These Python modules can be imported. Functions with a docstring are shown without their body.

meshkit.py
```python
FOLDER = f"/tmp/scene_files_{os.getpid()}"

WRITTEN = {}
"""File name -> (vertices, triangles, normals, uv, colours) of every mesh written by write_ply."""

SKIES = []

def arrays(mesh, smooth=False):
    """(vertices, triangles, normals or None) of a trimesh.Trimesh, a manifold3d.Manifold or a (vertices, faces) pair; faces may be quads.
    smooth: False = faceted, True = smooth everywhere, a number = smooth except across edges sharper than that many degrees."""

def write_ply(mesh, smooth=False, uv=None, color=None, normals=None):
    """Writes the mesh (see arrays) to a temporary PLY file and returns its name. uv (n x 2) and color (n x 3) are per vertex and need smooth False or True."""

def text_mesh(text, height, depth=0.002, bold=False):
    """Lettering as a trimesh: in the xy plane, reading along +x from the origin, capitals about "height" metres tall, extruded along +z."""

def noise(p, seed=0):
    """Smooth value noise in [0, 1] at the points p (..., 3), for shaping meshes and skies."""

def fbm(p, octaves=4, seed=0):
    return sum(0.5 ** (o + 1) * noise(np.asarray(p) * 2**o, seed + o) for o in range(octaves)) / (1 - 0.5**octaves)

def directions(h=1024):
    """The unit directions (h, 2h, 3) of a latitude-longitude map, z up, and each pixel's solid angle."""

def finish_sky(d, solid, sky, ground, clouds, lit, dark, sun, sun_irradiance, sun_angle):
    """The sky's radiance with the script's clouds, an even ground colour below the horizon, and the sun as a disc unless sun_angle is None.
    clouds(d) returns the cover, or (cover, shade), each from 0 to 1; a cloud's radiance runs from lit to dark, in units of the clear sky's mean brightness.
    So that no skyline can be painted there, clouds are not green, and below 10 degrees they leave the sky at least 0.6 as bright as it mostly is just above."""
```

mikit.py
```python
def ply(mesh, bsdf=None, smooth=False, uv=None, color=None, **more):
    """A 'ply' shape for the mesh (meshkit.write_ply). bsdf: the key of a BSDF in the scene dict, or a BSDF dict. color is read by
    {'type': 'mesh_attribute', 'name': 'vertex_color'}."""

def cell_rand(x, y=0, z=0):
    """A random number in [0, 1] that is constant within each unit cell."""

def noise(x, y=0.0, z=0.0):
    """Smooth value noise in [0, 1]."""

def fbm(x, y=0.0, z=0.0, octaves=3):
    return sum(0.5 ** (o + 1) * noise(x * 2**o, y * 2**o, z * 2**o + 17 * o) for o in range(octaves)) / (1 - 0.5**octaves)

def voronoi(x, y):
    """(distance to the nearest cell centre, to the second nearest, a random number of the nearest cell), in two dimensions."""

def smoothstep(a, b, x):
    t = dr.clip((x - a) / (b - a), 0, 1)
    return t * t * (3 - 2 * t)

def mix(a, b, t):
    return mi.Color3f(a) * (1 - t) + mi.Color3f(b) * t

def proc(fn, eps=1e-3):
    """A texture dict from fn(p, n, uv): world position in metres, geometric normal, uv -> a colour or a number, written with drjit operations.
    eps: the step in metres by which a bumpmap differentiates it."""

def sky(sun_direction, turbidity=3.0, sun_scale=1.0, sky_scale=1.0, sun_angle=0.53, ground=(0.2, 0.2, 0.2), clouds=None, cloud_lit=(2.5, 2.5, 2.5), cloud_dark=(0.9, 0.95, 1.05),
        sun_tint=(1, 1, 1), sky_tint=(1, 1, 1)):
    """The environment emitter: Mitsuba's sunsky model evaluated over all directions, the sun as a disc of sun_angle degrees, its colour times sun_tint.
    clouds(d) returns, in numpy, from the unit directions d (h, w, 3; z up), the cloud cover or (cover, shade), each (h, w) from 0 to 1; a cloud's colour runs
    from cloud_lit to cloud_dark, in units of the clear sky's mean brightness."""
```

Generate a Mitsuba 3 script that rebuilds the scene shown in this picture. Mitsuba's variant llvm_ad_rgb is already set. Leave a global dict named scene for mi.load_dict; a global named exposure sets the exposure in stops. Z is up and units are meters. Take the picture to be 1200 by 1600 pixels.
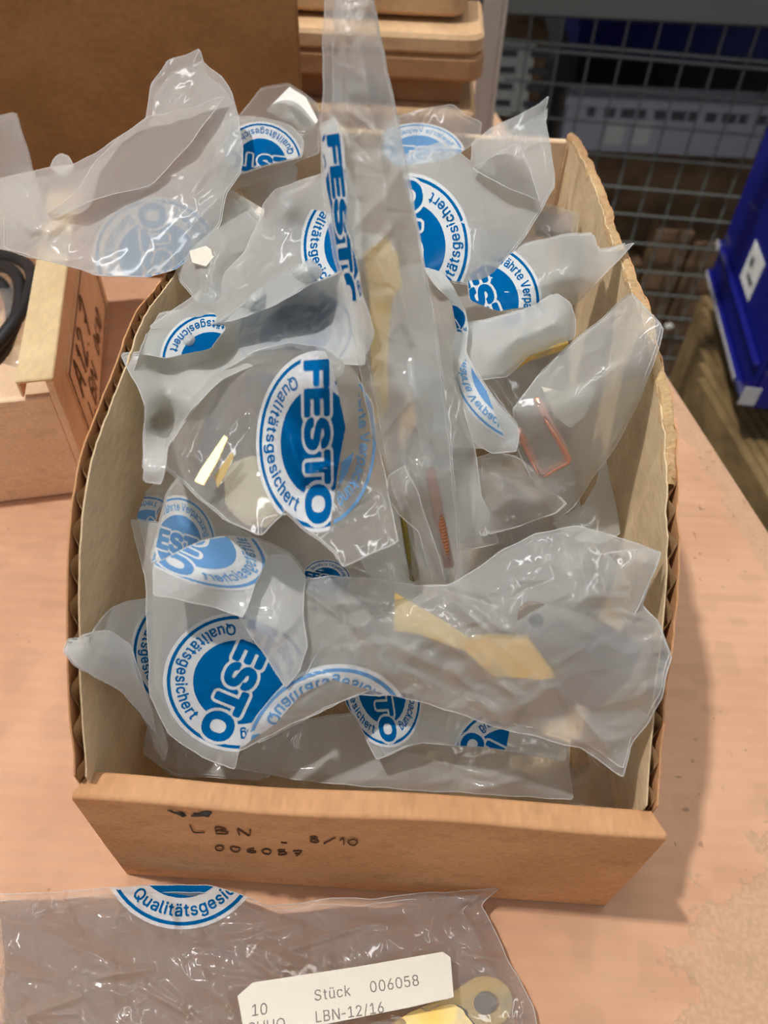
import math, random
import numpy as np, trimesh, shapely, drjit as dr, mitsuba as mi, mikit, meshkit
from shapely import affinity
from shapely.geometry import Polygon, Point, LineString
from scipy.interpolate import RBFInterpolator, LinearNDInterpolator
from scipy.spatial import Delaunay

T = mi.ScalarTransform4f
scene, labels = {}, {}
random.seed(7)

# ------------------------------------------------------------------ camera
CAM = np.array([0.00367, -0.07903, 0.30047])
RIGHT = np.array([0.99820, 0.05437, 0.02525])
DOWN = np.array([0.05759, -0.75300, -0.65549])
FWD = np.array([-0.01662, 0.65577, -0.75478])
FOCAL = 1200.0
scene['camera'] = {'type': 'thinlens', 'fov': 2 * math.degrees(math.atan(600 / FOCAL)), 'fov_axis': 'x',
                   'to_world': T().look_at(origin=CAM.tolist(), target=(CAM + FWD).tolist(), up=(-DOWN).tolist()),
                   'aperture_radius': 0.0011, 'focus_distance': 0.265, 'near_clip': 0.01, 'far_clip': 50.0}
exposure = 1.10

# ------------------------------------------------------------------ light: the hall's own lamps, high above, and its dim daylight
def lamp(name, c, sx, sy, rgb, label):
    m = T().translate(c).rotate([1, 0, 0], 180).scale([sx / 2, sy / 2, 1])
    scene[name + '__diffuser'] = {'type': 'rectangle', 'to_world': m, 'emitter': {'type': 'area', 'radiance': {'type': 'rgb', 'value': rgb}}}
    h = trimesh.creation.box([sx + 0.02, sy + 0.02, 0.06]); h.apply_translation([c[0], c[1], c[2] + 0.032])
    scene[name + '__housing'] = mikit.ply(h, {'type': 'diffuse', 'reflectance': {'type': 'rgb', 'value': [0.6, 0.6, 0.6]}})
    r = trimesh.creation.box([0.02, 0.02, 3.4 - c[2]]); r.apply_translation([c[0], c[1], c[2] + 0.062 + (3.4 - c[2]) / 2])
    scene[name + '__hanger'] = mikit.ply(r, {'type': 'diffuse', 'reflectance': {'type': 'rgb', 'value': [0.4, 0.4, 0.4]}})
    labels[name] = {'label': label, 'category': 'ceiling lamp'}

scene['hall_light'] = {'type': 'constant', 'radiance': {'type': 'rgb', 'value': [0.185, 0.192, 0.20]}}
lamp('ceiling_lamp', [-0.93, 0.13, 2.6], 0.09, 0.09, [1080, 1040, 1000], 'small bright ceiling lamp over the left end of the packing table')
lamp('ceiling_lamp_001', [0.75, 1.1, 2.8], 0.16, 2.4, [6.0, 6.0, 6.0], 'long ceiling lamp over the wire mesh rack')
lamp('ceiling_lamp_002', [-0.25, 1.6, 2.9], 0.16, 2.4, [9.0, 9.0, 9.0], 'long ceiling lamp behind the stack of boards')

# ------------------------------------------------------------------ materials
def rgb(r, g, b):
    """sRGB 0..255 -> linear"""
    c = np.array([r, g, b]) / 255.0
    return [float(x) for x in np.where(c < 0.04045, c / 12.92, ((c + 0.055) / 1.055) ** 2.4)]

def mat(name, d, two=True):
    scene[name] = {'type': 'twosided', 'bsdf': d} if two else d
    return name

def plain(name, c, rough=0.6, metal=0.0, spec=0.4):
    return mat(name, {'type': 'principled', 'base_color': {'type': 'rgb', 'value': c}, 'roughness': rough, 'metallic': metal, 'specular': spec})

def board(name, c, c2, grain=900.0, spots=0.0, rough=0.85, lines=None):
    a, b = mi.Color3f(c), mi.Color3f(c2)
    def fn(p, n, uv):
        t = mikit.fbm(p.x * 35, p.y * 35, p.z * 35, octaves=3)
        f = mikit.noise(p.x * grain, p.y * grain * 0.35, p.z * grain)
        col = mikit.mix(a, b, mikit.smoothstep(0.25, 0.75, t)) * (0.90 + 0.20 * f)
        if spots:
            s = mikit.smoothstep(0.74, 0.82, mikit.noise(p.x * 160 + 5, p.y * 160, p.z * 160))
            col = col * (1 - spots * s)
        if lines:
            col = col * (1 + lines * dr.sin(p.y * 2 * math.pi / 0.0075 + 1.3 * mikit.noise(p.x * 20, p.y * 20)))
        return col
    return mat(name, {'type': 'principled', 'base_color': mikit.proc(fn), 'roughness': rough, 'specular': 0.25})

def table_fn(p, n, uv):
    a, b, torn = mi.Color3f(rgb(204, 160, 128)), mi.Color3f(rgb(194, 149, 118)), mi.Color3f(rgb(188, 152, 122))
    t = mikit.fbm(p.x * 22, p.y * 22, 0, octaves=4)
    col = mikit.mix(a, b, mikit.smoothstep(0.3, 0.7, t))
    # faint flute lines of the board under its liner
    col = col * (1 + 0.018 * dr.sin(p.y * 2 * math.pi / 0.0065 + 2.0 * mikit.noise(p.x * 9, p.y * 9)))
    # liner torn off: towards the front right corner and along the right edge
    w = mikit.fbm(p.x * 75, p.y * 75, 3.0, octaves=6) - 0.5 + 0.5 * (mikit.noise(p.x * 700, p.y * 700, 11) - 0.5) * 0.35
    d1 = (p.x - 0.098) * 0.75 - (p.y + 0.005) * 0.55 - 0.020 + 0.036 * w
    edge = (0.170 + (0.29 - p.y) * 0.2336) - p.x
    d2 = 0.013 + 0.014 * w - edge
    rough = 0.92 + 0.16 * mikit.noise(p.x * 900, p.y * 900, 1)
    specks = mikit.smoothstep(0.80, 0.86, mikit.noise(p.x * 420, p.y * 420, 4)) * mikit.smoothstep(0.45, 0.6, mikit.noise(p.x * 60, p.y * 60, 8))
    m = dr.maximum(mikit.smoothstep(-0.0015, 0.0015, d1), 0.75 * mikit.smoothstep(-0.001, 0.002, d2))
    rim = dr.exp(-dr.square(d1 / 0.0012)) * mikit.smoothstep(0.35, 0.6, mikit.noise(p.x * 200, p.y * 200, 2))
    col = mikit.mix(col, torn * rough * (1 - 0.3 * specks), m)
    stain = mikit.smoothstep(0.62, 0.8, mikit.noise(p.x * 90, p.y * 150, 9))
    dots = mikit.smoothstep(0.91, 0.97, mikit.noise(p.x * 300, p.y * 300, 6)) * mikit.smoothstep(0.55, 0.7, mikit.noise(p.x * 25, p.y * 25, 3))
    return col * (1 - 0.12 * rim) * (1 - 0.07 * stain) * (1 - 0.35 * dots)

mat('mat_table', {'type': 'principled', 'base_color': mikit.proc(table_fn), 'roughness': 0.8, 'specular': 0.25})
board('mat_tray', rgb(196, 148, 106), rgb(182, 133, 92), spots=0.10)
board('mat_tray_inside', rgb(206, 182, 146), rgb(194, 169, 134), spots=0.05)
board('mat_flute', rgb(186, 154, 112), rgb(160, 126, 88))
board('mat_carton', rgb(226, 198, 166), rgb(216, 184, 150), spots=0.08)
board('mat_cream', rgb(214, 190, 148), rgb(202, 176, 134))
board('mat_sheet', rgb(142, 102, 62), rgb(130, 92, 54), grain=400)
board('mat_wood_pale', rgb(198, 164, 126), rgb(182, 147, 109), grain=300)
board('mat_wood_dark', rgb(168, 128, 92), rgb(150, 112, 80), grain=300)
board('mat_slat', rgb(150, 124, 84), rgb(120, 98, 66), grain=300)
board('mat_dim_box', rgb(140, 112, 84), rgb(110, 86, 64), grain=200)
plain('mat_pencil', rgb(96, 66, 42), 0.7)
plain('mat_smudge', rgb(40, 30, 24), 0.8)
plain('mat_label_ink', rgb(120, 112, 104), 0.8)
plain('mat_paper', rgb(214, 206, 190), 0.75)
plain('mat_white_card', rgb(232, 230, 222), 0.6)
plain('mat_grey_post', rgb(168, 160, 152), 0.5)
plain('mat_grey_beam', rgb(88, 88, 85), 0.5)
plain('mat_wire', rgb(128, 132, 127), 0.5, 0.2)
plain('mat_black_rubber', rgb(34, 34, 36), 0.45)
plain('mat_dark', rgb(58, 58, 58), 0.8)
plain('mat_black', rgb(26, 27, 29), 0.7)
plain('mat_floor', rgb(70, 68, 66), 0.8)
plain('mat_grey_bin', rgb(196, 198, 208), 0.5)
plain('mat_print_dark', rgb(92, 92, 98), 0.6)
plain('mat_navy', rgb(30, 34, 110), 0.4)

def blue_fn(p, n, uv):
    w = mikit.fbm(p.x * 60, p.y * 60, p.z * 60, octaves=3)
    s = mikit.smoothstep(0.66, 0.74, mikit.fbm(p.x * 30 + 4, p.y * 14, p.z * 30, octaves=4))
    return mikit.mix(mi.Color3f(rgb(14, 18, 112)), mi.Color3f(rgb(24, 28, 126)), w) * (1 - 0.5 * s) + 0.06 * s
mat('mat_blue_crate', {'type': 'principled', 'base_color': mikit.proc(blue_fn), 'roughness': 0.42, 'specular': 0.5})
plain('mat_worn_edge', rgb(188, 184, 184), 0.6)

def zinc_fn(p, n, uv):
    t = mikit.fbm(p.x * 120, p.y * 120, p.z * 120, octaves=3)
    a = mikit.mix(mi.Color3f(rgb(248, 206, 108)), mi.Color3f(rgb(250, 216, 136)), mikit.smoothstep(0.3, 0.6, t))
    return mikit.mix(a, mi.Color3f(rgb(214, 196, 150)), mikit.smoothstep(0.6, 0.8, t))
mat('mat_zinc', {'type': 'principled', 'base_color': mikit.proc(zinc_fn), 'roughness': 0.42, 'metallic': 0.2, 'specular': 0.5})
def zinc2_fn(p, n, uv):
    t = mikit.fbm(p.x * 70 + 3, p.y * 70, p.z * 70, octaves=3)
    a = mikit.mix(mi.Color3f(rgb(172, 164, 142)), mi.Color3f(rgb(152, 138, 132)), mikit.smoothstep(0.3, 0.5, t))
    return mikit.mix(a, mi.Color3f(rgb(178, 184, 128)), mikit.smoothstep(0.6, 0.8, t))
mat('mat_zinc_grey', {'type': 'principled', 'base_color': mikit.proc(zinc2_fn), 'roughness': 0.4, 'metallic': 0.5, 'specular': 0.5})
plain('mat_copper', rgb(244, 186, 162), 0.3, 0.5, 0.5)
plain('mat_pin_pink', rgb(176, 116, 84), 0.35, 0.6, 0.5)
plain('mat_pin_green', rgb(128, 116, 44), 0.35, 0.6, 0.5)
plain('mat_cream_metal', rgb(246, 236, 206), 0.45)
plain('mat_steel', rgb(150, 150, 150), 0.3, 0.9, 0.5)
plain('mat_brass_flake', rgb(214, 184, 122), 0.4, 0.3)

def film(name, c, clear, rough, diff=1.0):
    return mat(name, {'type': 'principledthin', 'base_color': {'type': 'rgb', 'value': c}, 'roughness': rough, 'spec_trans': clear, 'eta': 1.5, 'diff_trans': diff}, two=False)
film('mat_film', [0.95, 0.955, 0.93], 0.66, 0.10, 0.7)
film('mat_film_milky', [0.93, 0.94, 0.915], 0.52, 0.13, 0.75)
film('mat_film_clear', [0.95, 0.935, 0.905], 0.82, 0.07, 0.9)
film('mat_film_glossy', [0.96, 0.965, 0.94], 0.76, 0.06, 0.6)
film('mat_seam', [0.88, 0.885, 0.875], 0.25, 0.25)
film('mat_print_white', [0.82, 0.84, 0.85], 0.12, 0.40, 0.8)
film('mat_print_blue', rgb(0, 98, 160), 0.04, 0.30, 0.5)
film('mat_print_pale', rgb(120, 168, 214), 0.10, 0.40, 0.8)

# ------------------------------------------------------------------ helpers
def ray(px, py):
    px, py = np.asarray(px, float), np.asarray(py, float)
    return RIGHT * ((px - 600) / FOCAL)[..., None] + DOWN * ((py - 800) / FOCAL)[..., None] + FWD

def at(px, py, x=None, y=None, z=None):
    d = ray(px, py)
    t = (x - CAM[0]) / d[0] if x is not None else (y - CAM[1]) / d[1] if y is not None else (z - CAM[2]) / d[2]
    return CAM + t * d

def depth_of(q):
    """camera depth of a control point (px, py, height in mm) or (px, py, None, distance from the tray front in mm)"""
    d = ray(q[0], q[1])
    return (q[2] / 1000 - CAM[2]) / d[2] if q[2] is not None else (q[3] / 1000 - CAM[1]) / d[1]

def numbered(name, parent=None):
    base = (parent + '__' if parent else '') + name
    taken = lambda k: k in scene or any(x.startswith(k + '__') for x in scene) or k in labels
    if not taken(base):
        return base
    n = 1
    while taken(f'{base}_{n:03d}'):
        n += 1
    return f'{base}_{n:03d}'

def obj(name, mesh, m, parent=None, label=None, cat=None, smooth=False, group=None, kind=None):
    key = numbered(name, parent)
    scene[key] = mikit.ply(mesh, m, smooth=smooth)
    d = {k: v for k, v in (('label', label), ('category', cat), ('group', group), ('kind', kind)) if v}
    if d:
        labels[key] = d
    return key

def thing(name, label, cat, group=None, kind=None):
    key = numbered(name)
    labels[key] = {k: v for k, v in (('label', label), ('category', cat), ('group', group), ('kind', kind)) if v}
    return key

def cat(ms):
    return trimesh.util.concatenate(ms)

def bevel_box(lo, hi, b=0.0008, frame=None):
    """box with chamfered edges: hull of three inset boxes"""
    lo, hi = np.array(lo, float), np.array(hi, float)
    b = min(b, 0.3 * (hi - lo).min())
    pts = []
    for k in range(3):
        l, h = lo + b, hi - b
        l[k], h[k] = lo[k], hi[k]
        pts += [[x, y, z] for x in (l[0], h[0]) for y in (l[1], h[1]) for z in (l[2], h[2])]
    m = trimesh.convex.convex_hull(np.array(pts))
    if frame is not None:
        m.apply_transform(frame)
    return m

def frame(o, x, z=(0, 0, 1)):
    x, z = np.array(x, float), np.array(z, float)
    x /= np.linalg.norm(x)
    y = np.cross(z, x); y /= np.linalg.norm(y)
    z = np.cross(x, y)
    m = np.eye(4); m[:3, 0], m[:3, 1], m[:3, 2], m[:3, 3] = x, y, z, o
    return m

def tube(pts, r, n=8, closed=False):
    P = np.array(pts, float)
    k = len(P)
    tn = (np.roll(P, -1, 0) - np.roll(P, 1, 0)) if closed else np.gradient(P, axis=0)
    tn /= np.linalg.norm(tn, axis=1, keepdims=True) + 1e-12
    up = np.array([0.31, 0.52, 0.79])
    a = np.cross(tn, up); a /= np.linalg.norm(a, axis=1, keepdims=True) + 1e-12
    b = np.cross(tn, a)
    an = np.arange(n) * 2 * np.pi / n
    r = np.broadcast_to(np.asarray(r, float), (k,))
    v = (P[:, None] + r[:, None, None] * (np.cos(an)[None, :, None] * a[:, None] + np.sin(an)[None, :, None] * b[:, None])).reshape(-1, 3)
    f = []
    for i in range(k if closed else k - 1):
        j = (i + 1) % k
        for q in range(n):
            w = (q + 1) % n
            f += [[i * n + q, j * n + q, j * n + w], [i * n + q, j * n + w, i * n + w]]
    if not closed:
        v = np.vstack([v, P[0], P[-1]])
        for q in range(n):
            w = (q + 1) % n
            f += [[k * n, q, w], [k * n + 1, (k - 1) * n + w, (k - 1) * n + q]]
    return trimesh.Trimesh(v, np.array(f)[:, ::-1], process=False)

def curve(pts, n=8):
    """Catmull-Rom through the points"""
    P = np.array(pts, float)
    P = np.vstack([2 * P[0] - P[1], P, 2 * P[-1] - P[-2]])
    out = []
    for i in range(1, len(P) - 2):
        for t in np.arange(n) / n:
            a, b, c, d = P[i - 1], P[i], P[i + 1], P[i + 2]
            out.append(0.5 * (2 * b + (c - a) * t + (2 * a - 5 * b + 4 * c - d) * t * t + (3 * b - a - 3 * c + d) * t ** 3))
    return np.array(out + [P[-2]])

def plate(outline, plane, th, holes=(), m=None, bevel=0.0004):
    """a flat plate of real thickness: the outline's points are carried onto the plane through three (px, py, mm) points; th is added behind it"""
    P3 = [q if isinstance(q, np.ndarray) else CAM + depth_of(q) * ray(q[0], q[1]) for q in plane]
    n = np.cross(P3[1] - P3[0], P3[2] - P3[0]); n /= np.linalg.norm(n)
    if n @ (CAM - P3[0]) < 0: n = -n
    ex = (P3[1] - P3[0]) / np.linalg.norm(P3[1] - P3[0]); ey = np.cross(n, ex)
    def flat(q):
        d = ray(q[0], q[1]); t = ((P3[0] - CAM) @ n) / (d @ n); w = CAM + t * d - P3[0]
        return (w @ ex, w @ ey)
    poly = Polygon([flat(q) for q in outline], [[flat(q) for q in h] for h in holes]).buffer(0)
    if poly.geom_type != 'Polygon': poly = max(poly.geoms, key=lambda g: g.area)
    me = trimesh.creation.extrude_polygon(poly, th, engine='earcut')
    M = np.eye(4); M[:3, 0], M[:3, 1], M[:3, 2], M[:3, 3] = ex, ey, n, P3[0] - n * th
    me.apply_transform(M)
    return me

def ring_px(cx, cy, rx, ry, n=24, rot=0.0):
    a = np.arange(n) * 2 * np.pi / n
    c, s = math.cos(rot), math.sin(rot)
    return [(cx + rx * math.cos(t) * c - ry * math.sin(t) * s, cy + rx * math.cos(t) * s + ry * math.sin(t) * c) for t in a]

# ------------------------------------------------------------------ lettering in the plane
_glyph = {}
def glyph(ch, bold=True):
    if (ch, bold) not in _glyph:
        me = meshkit.text_mesh(ch, 1.0, 0.01, bold)
        top = me.triangles[me.face_normals[:, 2] > 0.9][:, :, :2]
        _glyph[ch, bold] = shapely.union_all([Polygon(t).buffer(0.002) for t in top if Polygon(t).area > 1e-9])
    return _glyph[ch, bold]

def word(text, h, gap=0.12, bold=True, space=0.35):
    """[(polygon at the origin, x, width)] for each letter, and the total width"""
    x, out = 0.0, []
    for ch in text:
        if ch == ' ':
            x += space * h; continue
        g = glyph(ch, bold); a, _, b, _ = g.bounds
        out.append((affinity.scale(affinity.translate(g, -a), h, h, origin=(0, 0)), x, (b - a) * h))
        x += (b - a + gap) * h
    return out, x - gap * h

def arc_text(text, r, h, mid, top, span):
    """text round a circle: along its top (tops outward) or its bottom (tops inward), squeezed into an angle of span"""
    gl, w = word(text, h)
    sq = min(1.0, span * (r + h / 2) / w)
    out = []
    for g, x, gw in gl:
        s = (x + gw / 2 - w / 2) * sq / (r + h / 2)
        a = mid - s if top else mid + s
        g = affinity.scale(affinity.translate(g, -gw / 2, 0), sq, 1.0, origin=(0, 0))
        if top:
            g = affinity.translate(affinity.rotate(g, math.degrees(a) - 90, origin=(0, 0)), r * math.cos(a), r * math.sin(a))
        else:
            g = affinity.translate(affinity.rotate(g, math.degrees(a) + 90, origin=(0, 0)), (r + h) * math.cos(a), (r + h) * math.sin(a))
        out.append(g)
    return out

def logo():
    white = Point(0, 0).buffer(1.0, 48)
    ring = Point(0, 0).buffer(0.950, 48).difference(Point(0, 0).buffer(0.905, 48))
    gl, w = word('FESTO', 0.36, gap=0.10)
    letters = shapely.union_all([affinity.translate(g, x - w / 2, -0.18) for g, x, gw in gl])
    letters = affinity.scale(letters, 1.76 / w, 1.0, origin=(0, 0)).buffer(0.022)
    halo = letters.buffer(0.045)
    ball = Point(0, 0).buffer(0.60, 40).difference(halo)
    txt = arc_text('Qualitätsgesichert', 0.68, 0.150, -math.pi / 2, False, 2.25) + arc_text('Bewährte Verpackung', 0.695, 0.150, math.pi / 2, True, 2.25)
    return white, shapely.union_all([ring.difference(halo), ball, letters] + [g.difference(halo) for g in txt])
WHITE, BLUE = logo()

# ------------------------------------------------------------------ film sheets
# the tray's two side walls: (distance from the front, height of the upper edge)
R_TOP = [(0.0075, .0765), (.0222, .0927), (.0356, .1059), (.0503, .1168), (.0648, .1283), (.076, .1353), (.0926, .1401), (.1088, .1438), (.1273, .1469), (.1553, .1470), (.184, .1449), (.2211, .1442), (.2628, .1425), (.3031, .1366), (.3435, .1280)]
L_TOP = [(0.0050, .0765), (.0125, .0892), (.0244, .1047), (.0365, .1191), (.0495, .1314), (.0589, .1382), (.0672, .1425), (.0789, .1451), (.0913, .1465), (.1076, .1481), (.122, .1496), (.1346, .1500), (.1524, .1466), (.1737, .1430), (.26, .140), (.3435, .130)]

class Sheet:
    """a crumpled sheet of film given by control points; s(xy) is its point in space"""
    def __init__(self, outline, inner=(), amp=0.8, cell=48, seed=0, bulge=0.0, z=None, wavy=2.0, keep=False, pinch=1.0, lay=None, creases=(), calm=(), deep=False):
        self.deep = deep
        rng = np.random.default_rng(seed)
        full = lambda q: (q[0], q[1], z) if len(q) == 2 else q
        ctrl = [full(q) for q in outline] + [full(q) for q in inner]
        xy = np.array([q[:2] for q in ctrl], float)
        dep = np.array([depth_of(q) for q in ctrl])
        self.rbf = RBFInterpolator(xy, 1 / dep, kernel='thin_plate_spline', smoothing=1e-5)
        ring = np.array([q[:2] for q in outline], float)
        ring = np.vstack([ring, ring[:1]])
        L = np.r_[0, np.cumsum(np.linalg.norm(np.diff(ring, axis=0), axis=1))]
        n = max(24, int(L[-1] / 6))
        s = np.linspace(0, L[-1], n, endpoint=False)
        edge = np.stack([np.interp(s, L, ring[:, k]) for k in (0, 1)], 1)
        if not keep:       # round the corners of the traced outline a little and make the cut edge wavy
            near = np.abs(s[:, None] - L[None, :]).min(1) < 4
            sm = (np.roll(edge, 1, 0) + 2 * edge + np.roll(edge, -1, 0)) / 4
            edge = np.where(near[:, None], edge * 0.6 + sm * 0.4, sm)
            ph = rng.uniform(0, 6.28, 4)
            wob = sum(np.sin(s / w + p) for w, p in zip((9, 17, 31, 53), ph)) / 4
            tn = np.roll(edge, -1, 0) - np.roll(edge, 1, 0); tn /= np.linalg.norm(tn, axis=1, keepdims=True) + 1e-9
            edge = edge + wavy * wob[:, None] * np.stack([-tn[:, 1], tn[:, 0]], 1)
        self.edge, self.poly = edge, Polygon(edge).buffer(0)
        if self.poly.geom_type != 'Polygon': self.poly = max(self.poly.geoms, key=lambda g: g.area)
        x0, y0, x1, y1 = self.poly.bounds
        self.fac = []
        ang = rng.uniform(0, math.pi)
        for c, a in ((cell, amp), (cell * 0.45, amp * 0.36), (cell * 0.2, amp * 0.09)):
            k = int(max(10, (x1 - x0 + 2 * c) * (y1 - y0 + 2 * c) / (c * c * 1.3)))
            pts = np.stack([rng.uniform(x0 - c, x1 + c, k), rng.uniform(y0 - c, y1 + c, k)], 1)
            pts = np.vstack([pts, [[x0 - 200, y0 - 200], [x1 + 200, y0 - 200], [x1 + 200, y1 + 200], [x0 - 200, y1 + 200]]])
            rot = np.array([[math.cos(ang), math.sin(ang)], [-math.sin(ang) * 1.8, math.cos(ang) * 1.8]])   # creases run mostly one way
            self.fac.append((LinearNDInterpolator(pts @ rot.T, rng.uniform(-1, 1, len(pts)) * a, fill_value=0), rot))
        self.bulge = bulge
        self.calm = [Polygon(c) for c in calm]
        # long pinched creases
        self.cr = []
        ra = rng.uniform(0, math.pi) if lay is None else lay
        for k in range(int(pinch * self.poly.area / 7000) + (1 if pinch else 0)):
            c = np.array([rng.uniform(x0, x1), rng.uniform(y0, y1)]); t = ra + rng.normal() * 0.5; l = rng.uniform(25, 85)
            d = np.array([math.cos(t), math.sin(t)]) * l
            self.cr.append((c - d, c + d, amp * rng.uniform(0.5, 1.3) * rng.choice([-1, 1, 1]), rng.uniform(8, 17)))
        self.cr += [(np.array(c[:2], float), np.array(c[2:4], float), c[4], c[5]) for c in creases]
    def s(self, xy, lift=0.0):
        xy = np.atleast_2d(np.asarray(xy, float))
        dep = 1 / self.rbf(xy)
        d = shapely.distance(self.poly.exterior, shapely.points(xy))
        rise = 1 - np.exp(-d / 22.0)
        cr = sum(f(xy @ rot.T) for f, rot in self.fac)
        for a, b, h, w in self.cr:
            ab = b - a; L = np.linalg.norm(ab); u = (xy - a) @ ab / (L * L)
            dist = np.abs((xy - a) @ np.array([-ab[1], ab[0]]) / L)
            cr = cr + h * np.clip(1 - dist / w, 0, 1) ** 1.25 * np.clip(4 * u * (1 - u), 0, 1) ** 0.7 * ((u > 0) & (u < 1))
        for c in self.calm:        # film drawn tight over what lies under it
            cr = cr * (0.22 + 0.78 * np.clip(shapely.distance(c, shapely.points(xy)) / 16.0, 0, 1))
        dep = dep - (cr * (0.35 + 0.65 * rise) + self.bulge * rise) / 1000 - lift / 1000
        X = CAM + dep[:, None] * ray(xy[:, 0], xy[:, 1])
        # film inside the tray presses flat against its walls
        wl, wr = (np.interp(X[:, 1], [q[0] for q in t], [q[1] for q in t]) for t in (L_TOP, R_TOP))
        inside = (X[:, 1] > -0.003) & (X[:, 1] < 0.40)
        far = 0.2 if self.deep else 0.108
        X[:, 0] = np.where(inside & (X[:, 0] > 0.0808) & (X[:, 0] < far) & (X[:, 2] < wr - 0.001), 0.0808, X[:, 0])
        X[:, 0] = np.where(inside & (X[:, 0] < -0.0808) & (X[:, 0] > -far) & (X[:, 2] < wl - 0.001), -0.0808, X[:, 0])
        if self.deep:
            X[:, 1] = np.clip(X[:, 1], 0.0095, 0.3295); X[:, 2] = np.maximum(X[:, 2], 0.0050)
        X[:, 1] = np.where(inside & (X[:, 1] < 0.0095) & (X[:, 2] < 0.0725) & (X[:, 2] > 0.03) & (np.abs(X[:, 0]) < 0.084), 0.0095, X[:, 1])
        return X
    def grid(self, step=6.0, seed=1):
        if not hasattr(self, '_g'):
            rng = np.random.default_rng(seed)
            x0, y0, x1, y1 = self.poly.bounds
            gx, gy = np.meshgrid(np.arange(x0, x1, step), np.arange(y0, y1, step * 0.87))
            gx[1::2] += step / 2
            pts = np.stack([gx.ravel(), gy.ravel()], 1) + rng.uniform(-1, 1, (gx.size, 2)) * step * 0.15
            pts = pts[shapely.contains_xy(self.poly.buffer(-step * 0.5), pts[:, 0], pts[:, 1])]
            e = np.array(self.poly.exterior.segmentize(step).coords)[:-1]
            self._n = len(e)
            V = np.vstack([e, pts])
            F = Delaunay(V).simplices
            c = V[F].mean(1)
            F = F[shapely.contains_xy(self.poly, c[:, 0], c[:, 1])]
            a, b = V[F[:, 1]] - V[F[:, 0]], V[F[:, 2]] - V[F[:, 0]]
            cr = a[:, 0] * b[:, 1] - a[:, 1] * b[:, 0]
            F = np.where((cr > 0)[:, None], F[:, ::-1], F)[np.abs(cr) > 1e-6]
            self._g = V, F
        return self._g
    def mesh(self, step=3.6):
        V, F = self.grid(step)
        return trimesh.Trimesh(self.s(V), F, process=False)
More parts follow.
